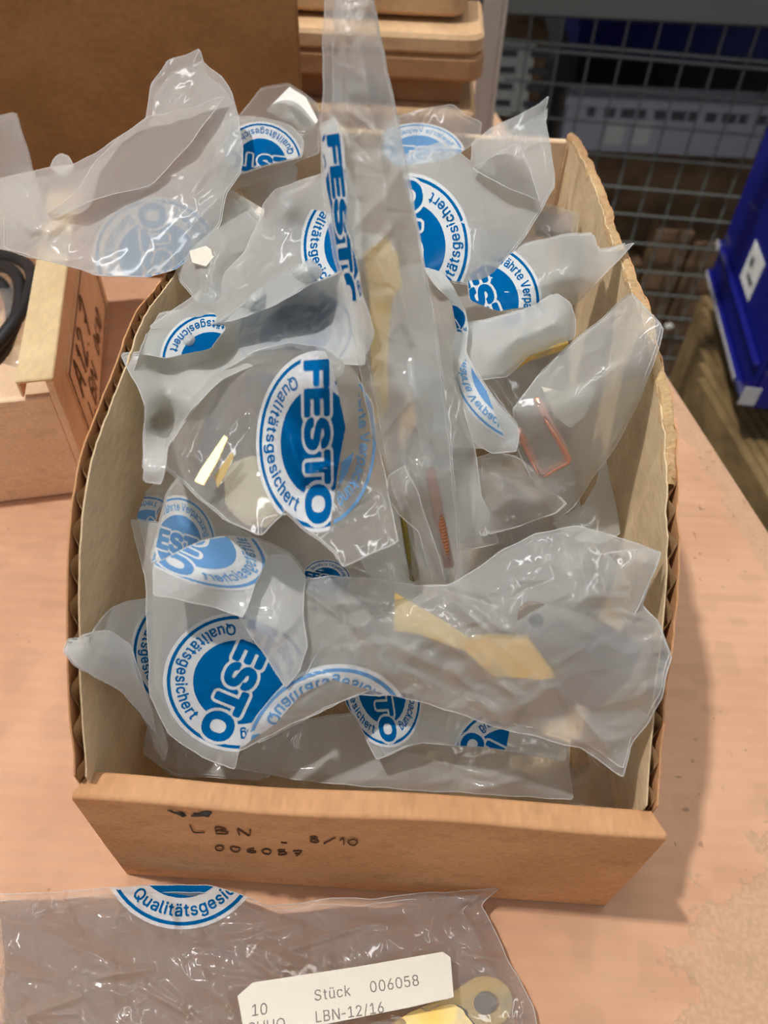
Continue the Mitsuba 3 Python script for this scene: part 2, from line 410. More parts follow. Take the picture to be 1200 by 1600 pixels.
    def rim(self, r=0.00016, lift=0.0):
        e = np.array(self.poly.exterior.segmentize(7).coords)[:-1]
        return tube(self.s(e, lift), r, 5, closed=True)
    def decal(self, shape, lift, step=4.5):
        """flat print carried onto the sheet: cut into small cells, so that it follows the creases"""
        sh = shape.intersection(self.poly.buffer(-0.8)).simplify(0.2)
        if sh.is_empty: return None
        x0, y0, x1, y1 = sh.bounds
        gx, gy = np.meshgrid(np.arange(x0 - 1, x1 + 1, step), np.arange(y0 - 1, y1 + 1, step))
        cells = shapely.intersection(shapely.box(gx.ravel(), gy.ravel(), gx.ravel() + step, gy.ravel() + step), sh)
        vs, fs, k = [], [], 0
        for c in cells:
            for g in getattr(c, 'geoms', [c]):
                if g.geom_type != 'Polygon' or g.area < 0.05: continue
                if not g.interiors and abs(g.area - shapely.minimum_rotated_rectangle(g).area) < 1e-6 and len(g.exterior.coords) == 5:
                    v, f = np.array(g.exterior.coords)[:4], np.array([[0, 1, 2], [0, 2, 3]])
                else:
                    v, f = trimesh.creation.triangulate_polygon(g, engine='earcut')
                vs.append(v); fs.append(f + k); k += len(v)
        if not vs: return None
        v2, f = np.vstack(vs), np.vstack(fs)
        key = np.round(v2 * 50).astype(np.int64)
        _, first, inv = np.unique(key, axis=0, return_index=True, return_inverse=True)
        v2, f = v2[first], inv.ravel()[f]
        a, b = v2[f[:, 1]] - v2[f[:, 0]], v2[f[:, 2]] - v2[f[:, 0]]
        cr = a[:, 0] * b[:, 1] - a[:, 1] * b[:, 0]
        f = np.where((cr > 0)[:, None], f[:, ::-1], f)[np.abs(cr) > 1e-4]
        return trimesh.Trimesh(self.s(v2, lift), f, process=False)

seed_no = [100]
def put_print(key, sh, c, e1, e2, behind=False, pale=False, clip=None, nowhite=False):
    """the printed seal: centre, reading direction and upright direction, in the sheet's own chart"""
    M = [e1[0], e2[0], e1[1], e2[1], c[0], c[1]]
    w, b = affinity.affine_transform(WHITE, M), affinity.affine_transform(BLUE, M)
    if clip is not None:
        cp = Polygon(clip).buffer(0); w, b = w.intersection(cp), b.intersection(cp)
    s = -1 if behind else 1
    for nm, g, lift, m in (('white_print', w, 0.28, 'mat_print_white'), ('blue_print', b, 0.50, 'mat_print_pale' if pale else 'mat_print_blue'))[1 if nowhite else 0:]:
        me = sh.decal(g.buffer(0), s * lift)
        if me is not None:
            obj(nm, me, m, key, smooth=True)

film_of = {}
def under(sh, outline, gap=0.9):
    """three points of the plane that lies just under a sheet of film over this outline"""
    P = Polygon(outline); x0, y0, x1, y1 = P.bounds
    gx_, gy_ = np.meshgrid(np.linspace(x0, x1, 22), np.linspace(y0, y1, 22))
    q = np.stack([gx_.ravel(), gy_.ravel()], 1); q = q[shapely.contains_xy(P.intersection(sh.poly), q[:, 0], q[:, 1])]
    X = sh.s(q); c = X.mean(0); n = np.linalg.svd(X - c)[2][2]
    if n @ (CAM - c) < 0: n = -n
    c = c - n * (gap / 1000 - min(0.0, np.percentile((X - c) @ n, 8)))
    hit = lambda a, b: CAM + ((c - CAM) @ n) / (ray(a, b) @ n) * ray(a, b)
    return [hit(x0, y0), hit(x1, y0), hit((x0 + x1) / 2, y1)]

def bag(label, outline, inner=(), z=90, th=6, m='mat_film', amp=0.8, cell=48, prints=(), back=True, seam=True, group=None, flaps=(), wavy=2.0, bulge=1.5, pinch=1.6, lay=None, creases=(), calm=(), deep=False, name='plastic_bag', catg='plastic bag'):
    """one bag: front and back film sheets, the welded rim, flaps folded over it and the printed seal"""
    seed_no[0] += 3
    key = thing(name, label, catg, group)
    fr = Sheet(outline, inner, amp, cell, seed_no[0], bulge, z, wavy, pinch=pinch, lay=lay, creases=creases, calm=calm, deep=deep)
    film_of[key] = fr
    obj('front_film', fr.mesh(), m, key, smooth=True)
    bk = None
    if back:
        bk = Sheet(outline, inner, amp * 1.1, cell * 1.1, seed_no[0] + 1, -th, z, wavy, pinch=0.5 * pinch, deep=deep)
        r_ = np.random.default_rng(seed_no[0]); a_ = r_.uniform(0, 6.28); k_ = min(14.0, 0.06 * math.sqrt(fr.poly.area))
        bk.poly = affinity.translate(affinity.scale(fr.poly, 0.95, 0.95), k_ * math.cos(a_), k_ * math.sin(a_)).intersection(fr.poly.buffer(3))
        if bk.poly.geom_type != 'Polygon': bk.poly = max(bk.poly.geoms, key=lambda g: g.area)
        obj('back_seam', bk.rim(0.00013), 'mat_seam', key, smooth=True)
        obj('back_film', bk.mesh(5.5), m, key, smooth=True)
    if seam:
        obj('seam', fr.rim(), 'mat_seam', key, smooth=True)
    for i, fl in enumerate(flaps):
        fs = Sheet(fl['o'], fl.get('i', ()), fl.get('amp', amp), cell, seed_no[0] + 40 + i, fl.get('bulge', 0.8), fl.get('z', z), wavy)
        fk = obj('flap', fs.mesh(), fl.get('m', m), key, smooth=True)
        obj('edge', fs.rim(), 'mat_seam', fk, smooth=True)
        for p in fl.get('prints', ()):
            put_print(fk, fs, *p[:3], **(p[3] if len(p) > 3 else {}))
    for p in prints:
        kw = dict(p[3]) if len(p) > 3 else {}
        onback = kw.pop('onback', False)
        put_print(key, bk if onback else fr, *p[:3], **kw)
    return key

# ------------------------------------------------------------------ table, floor, rack behind
EDGE = lambda y: 0.170 + (0.29 - y) * 0.2336            # the table top's right edge
top = Polygon([(-1.0, -0.45), (EDGE(-0.45), -0.45), (EDGE(0.80), 0.80), (-1.0, 0.80)])
t = thing('table', 'packing table covered with worn salmon brown cardboard under the boxes', 'table')
me = trimesh.creation.extrude_polygon(top, 0.004, engine='earcut'); me.apply_translation([0, 0, -0.004]); obj('cardboard_cover', me, 'mat_table', t)
me = trimesh.creation.extrude_polygon(top.buffer(-0.004), 0.03, engine='earcut'); me.apply_translation([0, 0, -0.0345]); obj('tabletop', me, 'mat_wood_dark', t)
for x, y in ((-0.92, -0.38), (0.24, -0.38), (-0.92, 0.72), (0.0, 0.72)):
    obj('leg', bevel_box([x - 0.025, y - 0.025, -0.8], [x + 0.025, y + 0.025, -0.035], 0.003), 'mat_wood_dark', t)
obj('floor', bevel_box([-2.5, -2.0, -0.82], [2.5, 2.2, -0.80]), 'mat_floor', kind='structure')
obj('wall_back', bevel_box([-2.5, 2.0, -0.80], [2.5, 2.05, 1.6]), 'mat_dark', kind='structure')

# ------------------------------------------------------------------ the open tray
W2, D, HF, RIM = 0.086, 0.335, 0.0735, 0.0084
tray = thing('cardboard_tray', 'open low-fronted corrugated cardboard tray heaped with printed plastic bags, pencil writing on its front', 'cardboard box')

def side_wall(top, sgn, crush, seed):
    rng = np.random.default_rng(seed)
    key = numbered('side_panel', tray)
    T_ = np.array(top)
    ys = np.linspace(T_[0, 0], D + 0.006, 420)
    zt = np.interp(ys, T_[:, 0], T_[:, 1])
    zt = np.convolve(np.pad(zt, 12, mode='edge'), np.hanning(25) / np.hanning(25).sum(), 'valid')
    wav = lambda k, s: np.convolve(np.pad(rng.normal(size=len(ys)), 40, mode='wrap'), np.hanning(k) / np.hanning(k).sum() ** 0.5, 'same')[40:-40] * s
    bow = 0.0012 * np.sin(ys * 22 + seed) + wav(61, 0.0002)
    th = 0.0034
    off = sgn * W2
    def liner(x_out, thick, ztop, m, nm):
        xo = x_out
        rows = []
        for xx, zz in ((xo - thick / 2, np.zeros_like(ys) + 0.0), (xo - thick / 2, ztop), (xo + thick / 2, ztop), (xo + thick / 2, np.zeros_like(ys))):
            rows.append(np.stack([np.broadcast_to(xx, ys.shape), ys, zz], 1))
        v = np.concatenate(rows); n = len(ys); f = []
        i = np.arange(n - 1)
        for a in range(4):
            b = (a + 1) % 4
            f += [np.stack([a * n + i, b * n + i, b * n + i + 1], 1), np.stack([a * n + i, b * n + i + 1, a * n + i + 1], 1)]
        f = np.vstack(f + [np.array([[0, 2 * n, n], [0, 3 * n, 2 * n], [n - 1, 2 * n - 1, 3 * n - 1], [n - 1, 3 * n - 1, 4 * n - 1]])])
        me = trimesh.Trimesh(v, f, process=False); me.fix_normals()
        obj(nm, me, m, key)
    lean = crush * (wav(15, 0.00018) + wav(41, 0.0004))
    fray = np.abs(wav(9, 0.0003)) * crush
    liner(off + bow + lean, 0.0005, zt - fray, 'mat_tray', 'outer_liner')
    liner(off - sgn * th + bow + lean * 0.6, 0.0005, zt - np.abs(wav(13, 0.0004)) * crush, 'mat_tray_inside', 'inner_liner')
    # the wavy flute between the liners
    lam = 0.0080
    xf = off - sgn * th / 2 + bow + 0.8 * lean + (th / 2 - 0.0004) * np.sin(2 * np.pi * ys / lam + 0.6 * np.sin(ys * 40))
    zf = zt - 0.0006 - np.abs(wav(11, 0.0005)) * (0.4 + crush)
    n = len(ys)
    v = np.vstack([np.stack([xf, ys, np.zeros(n)], 1), np.stack([xf, ys, zf], 1)])
    i = np.arange(n - 1)
    f = np.vstack([np.stack([i, i + 1, n + i + 1], 1), np.stack([i, n + i + 1, n + i], 1)])
    obj('flute', trimesh.Trimesh(v, f, process=False), 'mat_flute', key)
    if crush > 1:      # towards the back the edge is crushed into a solid ragged strip of torn fibre
        sel = ys > 0.082
        yy = np.interp(np.linspace(0, 1, 900), np.linspace(0, 1, sel.sum()), ys[sel])
        xc = np.interp(yy, ys, off - sgn * th / 2 + bow + 0.8 * lean); zz = np.interp(yy, ys, zt)
        q = np.linspace(-1, 1, 9)
        hw = (th / 2 + 0.0004) * (0.9 + 0.3 * meshkit.noise(np.stack([yy * 260, yy * 0, yy * 0 + 3], 1)))
        nz = meshkit.fbm(np.stack(np.broadcast_arrays(yy[:, None] * 620, q[None] * 1.2, 5.0), -1), 4)
        X = xc[:, None] + hw[:, None] * q[None]; Z = zz[:, None] + 0.0016 * (nz - 0.45) - 0.0009 * q[None] ** 4 - 0.0011 * (np.abs(q)[None] > 0.99)
        fade = np.clip((yy - 0.082) / 0.02, 0, 1)[:, None]
        Z = Z - 0.002 * (1 - fade)
        v = np.stack([X, np.broadcast_to(yy[:, None], X.shape), Z], -1).reshape(-1, 3)
        i, j = np.meshgrid(np.arange(len(yy) - 1), np.arange(8), indexing='ij'); a0 = (i * 9 + j).ravel()
        obj('torn_edge', trimesh.Trimesh(v, np.vstack([np.stack([a0, a0 + 1, a0 + 10], 1), np.stack([a0, a0 + 10, a0 + 9], 1)]), process=False), 'mat_flute', key, label='crushed torn upper edge')

side_wall(L_TOP, -1, 0.7, 3)
side_wall(R_TOP, 1, 1.6, 5)

# the rolled front: a double wall with a flat rim
prof = [(0.0, 0.0008), (-0.0002, 0.030), (0.0, HF - 0.0012), (0.0006, HF - 0.0003), (0.0016, HF), (RIM - 0.0012, HF + 0.0002), (RIM - 0.0003, HF - 0.0004), (RIM, HF - 0.0014), (RIM, 0.004), (RIM - 0.003, 0.0008)]
xs = np.linspace(-1, 1, 60)
v, n = [], len(prof)
for x in xs:
    for (y, z) in prof:
        half = W2 + 0.0008 - (0.0030 if y > 0.004 and z > 0.05 else 0.0)
        v.append([x * half, y + 0.0005 * math.sin(x * 5) * (z / HF), z + 0.00035 * math.sin(x * 7 + y * 200) * (z > 0.05)])
f = []
for i in range(len(xs) - 1):
    for a in range(n):
        b = (a + 1) % n
        f += [[i * n + a, (i + 1) * n + a, (i + 1) * n + b], [i * n + a, (i + 1) * n + b, i * n + b]]
for a in range(1, n - 1):
    f += [[0, a, a + 1], [(len(xs) - 1) * n, (len(xs) - 1) * n + a + 1, (len(xs) - 1) * n + a]]
me = trimesh.Trimesh(np.array(v), np.array(f), process=False); me.fix_normals()
fp = obj('front_panel', me, 'mat_tray', tray, smooth=40)
obj('base', bevel_box([-W2 + 0.001, 0.004, 0.0006], [W2 - 0.001, D, 0.0036]), 'mat_tray_inside', tray)
bp = obj('back_panel', bevel_box([-W2 + 0.0052, D - 0.004, 0.0006], [W2 - 0.0052, D, 0.1285]), 'mat_carton', tray)

# pencil writing on the front panel
STROKES = {'L': [[(0, 1), (0.05, 0.02), (0.62, 0.05)]], 'B': [[(0.05, 0), (0.12, 1), (0.55, 0.92), (0.58, 0.62), (0.15, 0.52), (0.62, 0.42), (0.6, 0.08), (0.05, 0)]],
           'N': [[(0, 0), (0.12, 1), (0.55, 0.05), (0.7, 1)]], '-': [[(0, 0.4), (0.4, 0.42)]], '/': [[(0, -0.1), (0.7, 1.0)]],
           '8': [[(0.3, 0.55), (0.08, 0.8), (0.32, 1), (0.52, 0.8), (0.3, 0.55), (0.05, 0.25), (0.3, 0), (0.56, 0.25), (0.3, 0.55)]], '1': [[(0.0, 0.7), (0.22, 1), (0.2, 0)]],
           '0': [[(0.3, 1), (0.03, 0.6), (0.1, 0.1), (0.35, 0), (0.58, 0.4), (0.52, 0.9), (0.3, 1)]], '6': [[(0.5, 1), (0.15, 0.6), (0.05, 0.2), (0.3, 0), (0.55, 0.22), (0.35, 0.48), (0.1, 0.3)]],
           '5': [[(0.55, 1), (0.12, 0.98), (0.08, 0.55), (0.42, 0.6), (0.55, 0.25), (0.25, 0), (0, 0.1)]], '7': [[(0, 0.98), (0.6, 1), (0.2, 0)], [(0.12, 0.5), (0.5, 0.52)]],
           'A': [[(0, 0), (0.3, 1), (0.6, 0)], [(0.12, 0.4), (0.5, 0.4)]], '2': [[(0.05, 0.8), (0.3, 1), (0.52, 0.75), (0.05, 0.02), (0.6, 0.05)]], '.': [[(0.1, 0.0), (0.16, 0.05)]]}
def scrawl(text, h, gap, place, r, seed):
    rng = np.random.default_rng(seed); x, ms = 0.0, []
    for ch in text:
        if ch == ' ': x += 0.7 * h; continue
        for st in STROKES[ch]:
            p = curve([((x + a * h) + rng.normal() * 0.02 * h, b * h + rng.normal() * 0.03 * h) for a, b in st], 5)
            ms.append(tube([place(u, w) for u, w in p], r, 5))
        x += (max(a for st in STROKES[ch] for a, b in st) + gap) * h
    return cat(ms)
def front(px, py):
    q = at(px, py, y=0.0); return q[0], q[2]
def on_front(px, py, dx=1.0, dz=0.0):
    x0, z0 = front(px, py)
    return lambda u, w: (x0 + u, -0.00075, z0 + w - 0.02 * u)
for txt, h, gap, pos, sd in (('LBN', 0.0058, 0.62, (302, 1296), 1), ('-', 0.005, 0.3, (440, 1316), 2), ('8/10', 0.0054, 0.25, (484, 1312), 3), ('006057', 0.0050, 0.45, (338, 1325), 4)):
    obj('handwriting', scrawl(txt, h, gap, on_front(*pos), 0.00026, sd), 'mat_pencil', fp, label='pencil handwriting')
for (a, b, r) in (((262, 1262), (292, 1271), 0.0005), ((300, 1271), (331, 1266), 0.0009)):
    pa, pb = front(*a), front(*b)
    pts = [(pa[0] + (pb[0] - pa[0]) * k / 6, -0.0007, pa[1] + (pb[1] - pa[1]) * k / 6 + 0.0004 * math.sin(k * 2.1)) for k in range(7)]
    obj('dark_smudge', tube(pts, r * np.array([0.3, 0.6, 0.5, 0.7, 1, 1.2, 0.3]), 6), 'mat_smudge', fp)

# ------------------------------------------------------------------ the carton on the left with black hoses in it
c0, ux = np.array([-0.1546, 0.1847, 0.0]), np.array([-0.969, -0.246, 0]); ux /= np.linalg.norm(ux)
uy = np.array([ux[1], -ux[0], 0]); uy = uy if uy[1] > 0 else -uy
HB = 0.065
Mb = np.eye(4); Mb[:3, 0], Mb[:3, 1], Mb[:3, 2], Mb[:3, 3] = -ux, uy, [0, 0, 1], c0        # local x to the right, front right corner at 0
carton = thing('open_carton', 'tan open carton with cream rim and handwritten side label, left of the tray', 'cardboard box')
LB, DB = 0.24, 0.17
obj('front_panel', bevel_box([-LB, 0, 0.0005], [-0.0035, 0.004, HB], 0.0006, Mb), 'mat_carton', carton)
obj('back_panel', bevel_box([-LB, DB, 0.0005], [-0.0035, DB + 0.004, HB], 0.0006, Mb), 'mat_carton', carton)
obj('base', bevel_box([-LB, 0.0045, 0.0005], [-0.0035, DB - 0.0005, 0.004], 0.0006, Mb), 'mat_carton', carton)
obj('side_panel', bevel_box([-LB - 0.0035, 0, 0.0005], [-LB - 0.0002, DB + 0.004, HB], 0.0006, Mb), 'mat_carton', carton)
sp = obj('side_panel', bevel_box([-0.0032, -0.001, 0.0005], [0.0004, DB + 0.004, HB + 0.010], 0.0006, Mb), 'mat_carton', carton)
obj('rolled_rim', bevel_box([-0.0155, -0.002, HB + 0.0102], [0.0010, DB + 0.004, HB + 0.0122], 0.0007, Mb), 'mat_cream', carton, label='cream coloured rolled rim')
obj('rim_lip', bevel_box([-0.0155, -0.001, HB + 0.0020], [-0.0142, DB + 0.004, HB + 0.0100], 0.0004, Mb), 'mat_carton', carton)
lab = obj('side_label', bevel_box([0.0005, 0.022, 0.004], [0.0010, 0.160, HB - 0.004], 0.0002, Mb), 'mat_carton', sp)
fr_ = []
for a, b in (((0.024, 0.007), (0.158, 0.007)), ((0.158, 0.007), (0.158, HB - 0.007)), ((0.158, HB - 0.007), (0.024, HB - 0.007)), ((0.024, HB - 0.007), (0.024, 0.007))):
    fr_.append(tube([(0.0011, a[0], a[1]), (0.0011, b[0], b[1])], 0.0005, 5))
side = lambda y0, z0: (lambda u, w: (0.0011, y0 + u, z0 + w))
fr_ += [scrawl('A12.7', 0.020, 0.25, side(0.034, 0.034), 0.0008, 21), scrawl('LBN', 0.014, 0.3, side(0.040, 0.014), 0.0006, 22), scrawl('0610', 0.012, 0.3, side(0.095, 0.015), 0.0006, 23)]
me = cat(fr_); me.apply_transform(Mb)
obj('handwriting', me, 'mat_pencil', carton, label='dark frame and handwriting on the side label')
for k in range(3):
    pts = []
    for a in np.linspace(-2.2, 1.4, 40):
        r = 0.030 + 0.0075 * k
        q = np.array([-0.064 + r * math.cos(a), 0.085 + 1.35 * r * math.sin(a), 0.052 + 0.010 * k * 0.6 + 0.006 * math.sin(a * 2 + k), 1])
        pts.append((Mb @ q)[:3])
    obj('black_hose', tube(pts, 0.0034, 12), 'mat_black_rubber', label=('innermost', 'middle', 'outermost')[k] + ' loop of black rubber hose coiled in the left carton', cat='hose', smooth=True)

# ------------------------------------------------------------------ upright board behind, pale boards, post
t0 = at(470, 130, y=0.385)
obj('cardboard_sheet', bevel_box([-0.62, 0.385, 0.0005], [t0[0], 0.3895, 0.46], 0.0008), 'mat_sheet', label='large upright brown cardboard sheet standing behind the tray and the left carton', cat='cardboard sheet')
def rounded_board(x0, x1, y0, y1, z0, z1, r):
    """long board, its front right corner rounded in plan"""
    pl = [(x0, y0), (x1 - r, y0)] + [(x1 - r + r * math.sin(a), y0 + r - r * math.cos(a)) for a in np.linspace(0.2, math.pi / 2, 8)] + [(x1, y1), (x0, y1)]
    p = Polygon(pl); b = min(0.0025, (z1 - z0) * 0.2)
    a = trimesh.creation.extrude_polygon(p.buffer(-b), z1 - z0, engine='earcut'); a.apply_translation([0, 0, z0])
    c = trimesh.creation.extrude_polygon(p, z1 - z0 - 2 * b, engine='earcut'); c.apply_translation([0, 0, z0 + b])
    return trimesh.convex.convex_hull(np.vstack([a.vertices, c.vertices]))
YB = 0.47
def zpx(py, px=640, y=YB): return float(at(px, py, y=y)[2])
xr = lambda px, py: float(at(px, py, y=YB)[0])
z_a = [zpx(180), zpx(127), zpx(85), zpx(53), zpx(14), zpx(-30)]
boards = [(0.0005, z_a[0] - 0.012, xr(745, 190), -0.008, 'lowest pale board of the stack, mostly hidden behind the bags', 'mat_wood_dark'),
          (z_a[0] - 0.011, z_a[0] + 0.004, xr(742, 190), -0.004, 'short pale board with a rounded end just above the bags, behind the tray', 'mat_wood_pale'),
          (z_a[1] + 0.0002, z_a[2] - 0.0002, xr(757, 100), 0.0, 'brown lower board of the jutting pair behind the tray', 'mat_wood_dark'),
          (z_a[2] + 0.0002, z_a[3] + 0.0, xr(757, 70), 0.0, 'pale board with a lit cream top and rounded end, behind the tray', 'mat_wood_pale'),
          (z_a[3] + 0.0035, z_a[4] + 0.012, xr(733, 10), 0.022, 'topmost orange tan board of the stack at the upper edge', 'mat_wood_pale')]
for z0, z1, x1, dy, lb, m in boards:
    obj('wooden_board', rounded_board(-0.16, x1, YB + dy, YB + dy + 0.075, z0, z1, 0.012), m, label=lb, cat='wooden board')
# spacers that carry the jutting pair and the top board
obj('wooden_spacer', bevel_box([-0.12, YB + 0.012, z_a[0] + 0.0045], [xr(720, 170), YB + 0.070, z_a[1] - 0.0003]), 'mat_wood_dark', label='dark wooden spacer between the short pale board and the jutting pair', cat='wooden board')
obj('wooden_spacer', bevel_box([-0.12, YB + 0.034, z_a[3] + 0.0004], [xr(700, 30), YB + 0.070, z_a[3] + 0.0032]), 'mat_wood_dark', label='thin dark strip under the topmost board', cat='wooden board')
YP = 0.60
p1, p2 = at(744, 120, y=YP), at(787, 60, y=YP)
post = thing('rack_post', 'grey beige steel rack upright behind the stack of boards', 'post')
obj('web', bevel_box([p1[0], YP, 0.0004], [p2[0] - 0.0032, YP + 0.003, 0.7], 0.0006), 'mat_grey_post', post)
obj('flange', bevel_box([p2[0] - 0.003, YP - 0.002, 0.0004], [p2[0], YP + 0.028, 0.7], 0.0006), 'mat_grey_post', post)

# ------------------------------------------------------------------ wire mesh shelf back and what stands behind it
YM = 1.0
zm = lambda py: float(at(960, py, y=YM)[2])
zs = [zm(v) for v in (75, 86, 137, 191, 241, 289, 330, 374, 417, 451, 486, 516, 549)]
slope = (zm(90) - zm(72)) / 1.0
mesh_key = thing('wire_mesh_panel', 'grey welded wire mesh panel of the rack behind the table', 'wire mesh')
x_l, x_r = float(at(770, 110, y=YM)[0]), 1.05
for i, z in enumerate(zs + [zs[-1] - 0.04 * k for k in range(1, 5)]):
    tl = 0.013
    obj('wire', tube([(x_l, YM, z + tl * 0.3), (x_r, YM, z - tl * 2.2)], 0.0017 if i > 1 else 0.0026, 8), 'mat_wire', mesh_key, smooth=True)
x0, x1 = float(at(868, 110, y=YM)[0]), float(at(1165, 110, y=YM)[0])
dx = (x1 - x0) / 6
for k in range(-2, 20):
    x = x0 + k * dx
    if x > x_l and x < x_r:
        obj('wire', tube([(x, YM + 0.005, -0.66), (x, YM + 0.005, 0.02)], 0.0015, 8), 'mat_wire', mesh_key, smooth=True)
zb = float(at(1000, 22, y=YM - 0.03)[2])
rack = thing('storage_rack', 'grey steel shelf beam with a dark shelf board above the wire mesh', 'rack')
obj('beam', bevel_box([x_l - 0.02, YM - 0.06, zb], [1.3, YM - 0.02, zb + 0.10], 0.003), 'mat_grey_beam', rack)
obj('shelf_board', bevel_box([x_l - 0.02, YM - 0.015, zb + 0.03], [1.3, YM + 0.72, zb + 0.06], 0.002), 'mat_dark', rack)
obj('lower_shelf_board', bevel_box([-0.3, YM + 0.02, -0.68], [1.3, YM + 0.72, -0.65], 0.002), 'mat_dark', rack)
for x in (x_l - 0.05, 1.26):
    obj('upright', bevel_box([x, YM + 0.02, -0.80], [x + 0.04, YM + 0.06, zb + 0.10], 0.002), 'mat_grey_beam', rack)
    obj('upright', bevel_box([x, YM + 0.66, -0.80], [x + 0.04, YM + 0.70, zb + 0.10], 0.002), 'mat_grey_beam', rack)

def crate(name, label, catg, x0, x1, y0, y1, z0, z1, m, wall=0.006, extra=None):
    """open bin: walls, base and a lip"""
    k = thing(name, label, catg)
    obj('front_panel', bevel_box([x0, y0, z0], [x1, y0 + wall, z1], 0.002), m, k)
    obj('back_panel', bevel_box([x0, y1 - wall, z0], [x1, y1, z1], 0.002), m, k)
    obj('side_panel', bevel_box([x0, y0 + wall, z0], [x0 + wall, y1 - wall, z1], 0.002), m, k)
    obj('side_panel', bevel_box([x1 - wall, y0 + wall, z0], [x1, y1 - wall, z1], 0.002), m, k)
    obj('base', bevel_box([x0 + wall, y0 + wall, z0], [x1 - wall, y1 - wall, z0 + wall], 0.001), m, k)
    obj('lip', bevel_box([x0 - 0.004, y0 - 0.006, z1 - 0.012], [x1 + 0.004, y0 - 0.0002, z1 + 0.001], 0.0015), m, k)
    return k
YG = 1.10
gx = lambda px, py, y=YG: float(at(px, py, y=y)[0]); gz = lambda px, py, y=YG: float(at(px, py, y=y)[2])
zt_, zm_, zb_ = gz(1000, 155), gz(1000, 192), gz(1000, 240)
g = crate('grey_bin', 'long pale grey bin with a dark printed band behind the wire mesh', 'storage bin', gx(888, 160), gx(1205, 180), YG, YG + 0.05, zb_, zt_, 'mat_grey_bin')
w_ = gx(1205, 180) - gx(888, 160)
letters = []
for k in range(11):
    a = gx(888, 160) + 0.03 + k * w_ / 12
    letters.append(bevel_box([a, YG - 0.0015, zm_ + 0.006], [a + w_ / 12 * (0.45 + 0.35 * ((k * 7) % 3) / 2), YG - 0.0002, zm_ + 0.026 + 0.006 * ((k * 5) % 2)], 0.0003))
obj('printed_band', cat(letters), 'mat_print_dark', g)
for px_, n_ in ((955, 0), (997, 1)):
    q = gx(px_, 225)
    obj('white_tag', bevel_box([q - 0.012, YG - 0.0012, zb_ + 0.012], [q + 0.014, YG - 0.0002, zb_ + 0.045], 0.0003), 'mat_white_card', g)
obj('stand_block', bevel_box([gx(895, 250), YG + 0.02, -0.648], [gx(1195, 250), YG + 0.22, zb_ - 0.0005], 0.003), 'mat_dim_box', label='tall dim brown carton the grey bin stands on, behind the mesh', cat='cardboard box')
bx0, bx1 = gx(905, 40, YG + 0.30), gx(1290, 40, YG + 0.30)
b = crate('navy_bin', 'dark navy blue bin behind the upper wires of the mesh', 'storage bin', bx0, bx1, YG + 0.30, YG + 0.56, gz(1000, 92, YG + 0.30), gz(1000, 30, YG + 0.30), 'mat_navy')
obj('navy_block', bevel_box([bx0 + 0.01, YG + 0.31, -0.648], [bx1 - 0.01, YG + 0.55, gz(1000, 92, YG + 0.30) - 0.0005], 0.003), 'mat_black', label='black case under the navy bin behind the mesh', cat='case')
pk = thing('printed_carton', 'small tan carton with a white printed label behind the left edge of the mesh', 'cardboard box')
px0, px1 = gx(770, 60), gx(858, 60)
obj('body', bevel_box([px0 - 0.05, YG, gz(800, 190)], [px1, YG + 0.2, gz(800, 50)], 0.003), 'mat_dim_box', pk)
obj('white_label', bevel_box([px0 - 0.03, YG - 0.001, gz(800, 175)], [px1 - 0.016, YG - 0.0001, gz(800, 66)], 0.0003), 'mat_white_card', pk)
bars = [bevel_box([px0 + 0.004 + 0.05 * (k % 2), YG - 0.0022, gz(800, 166 - 26 * (k // 2))], [px0 + 0.036 + 0.046 * (k % 2), YG - 0.0011, gz(800, 156 - 26 * (k // 2))], 0.0003) for k in range(8)]
obj('label_print', cat(bars), 'mat_print_dark', pk)
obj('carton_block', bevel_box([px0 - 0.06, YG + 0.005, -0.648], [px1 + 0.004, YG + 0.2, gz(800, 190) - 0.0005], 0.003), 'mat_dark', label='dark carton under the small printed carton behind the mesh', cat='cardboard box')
for k in range(5):          # row of flat cartons lying low behind the wires
    z0 = -0.648
    q = float(at(930, 480, y=YM + 0.03)[0]) + 0.062 * k
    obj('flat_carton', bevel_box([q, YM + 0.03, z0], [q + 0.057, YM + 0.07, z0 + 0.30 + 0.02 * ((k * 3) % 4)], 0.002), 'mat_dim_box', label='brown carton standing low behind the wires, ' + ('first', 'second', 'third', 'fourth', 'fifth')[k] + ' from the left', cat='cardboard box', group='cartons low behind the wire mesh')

# blue crate on the right
a, b_ = at(1158, 636, z=-0.25), at(1107, 440, z=-0.25)
d = b_ - a; LBc = np.linalg.norm(d) * 1.02; d /= np.linalg.norm(d)
Mc = frame(a, d)            # local x runs away along the crate's left side, y to the left, z up
crate_k = thing('blue_crate', 'dark blue plastic crate with worn pale edges and a white tag, on the right', 'crate')
HC = 0.215
obj('side_panel', bevel_box([0, -0.006, 0], [LBc, 0, HC], 0.002, Mc), 'mat_blue_crate', crate_k)
obj('front_panel', bevel_box([0, -0.30, 0], [0.006, -0.0065, HC], 0.002, Mc), 'mat_blue_crate', crate_k)
obj('back_panel', bevel_box([LBc - 0.006, -0.30, 0], [LBc, -0.0065, HC], 0.002, Mc), 'mat_blue_crate', crate_k)
obj('side_panel', bevel_box([0, -0.307, 0], [LBc, -0.301, HC], 0.002, Mc), 'mat_blue_crate', crate_k)
obj('base', bevel_box([0.0065, -0.30, 0], [LBc - 0.0065, -0.0065, 0.006], 0.002, Mc), 'mat_blue_crate', crate_k)
for z in (0.010, 0.050):
    obj('ridge', bevel_box([0.002, 0.0002, z], [LBc - 0.002, 0.007, z + 0.008], 0.002, Mc), 'mat_blue_crate', crate_k)
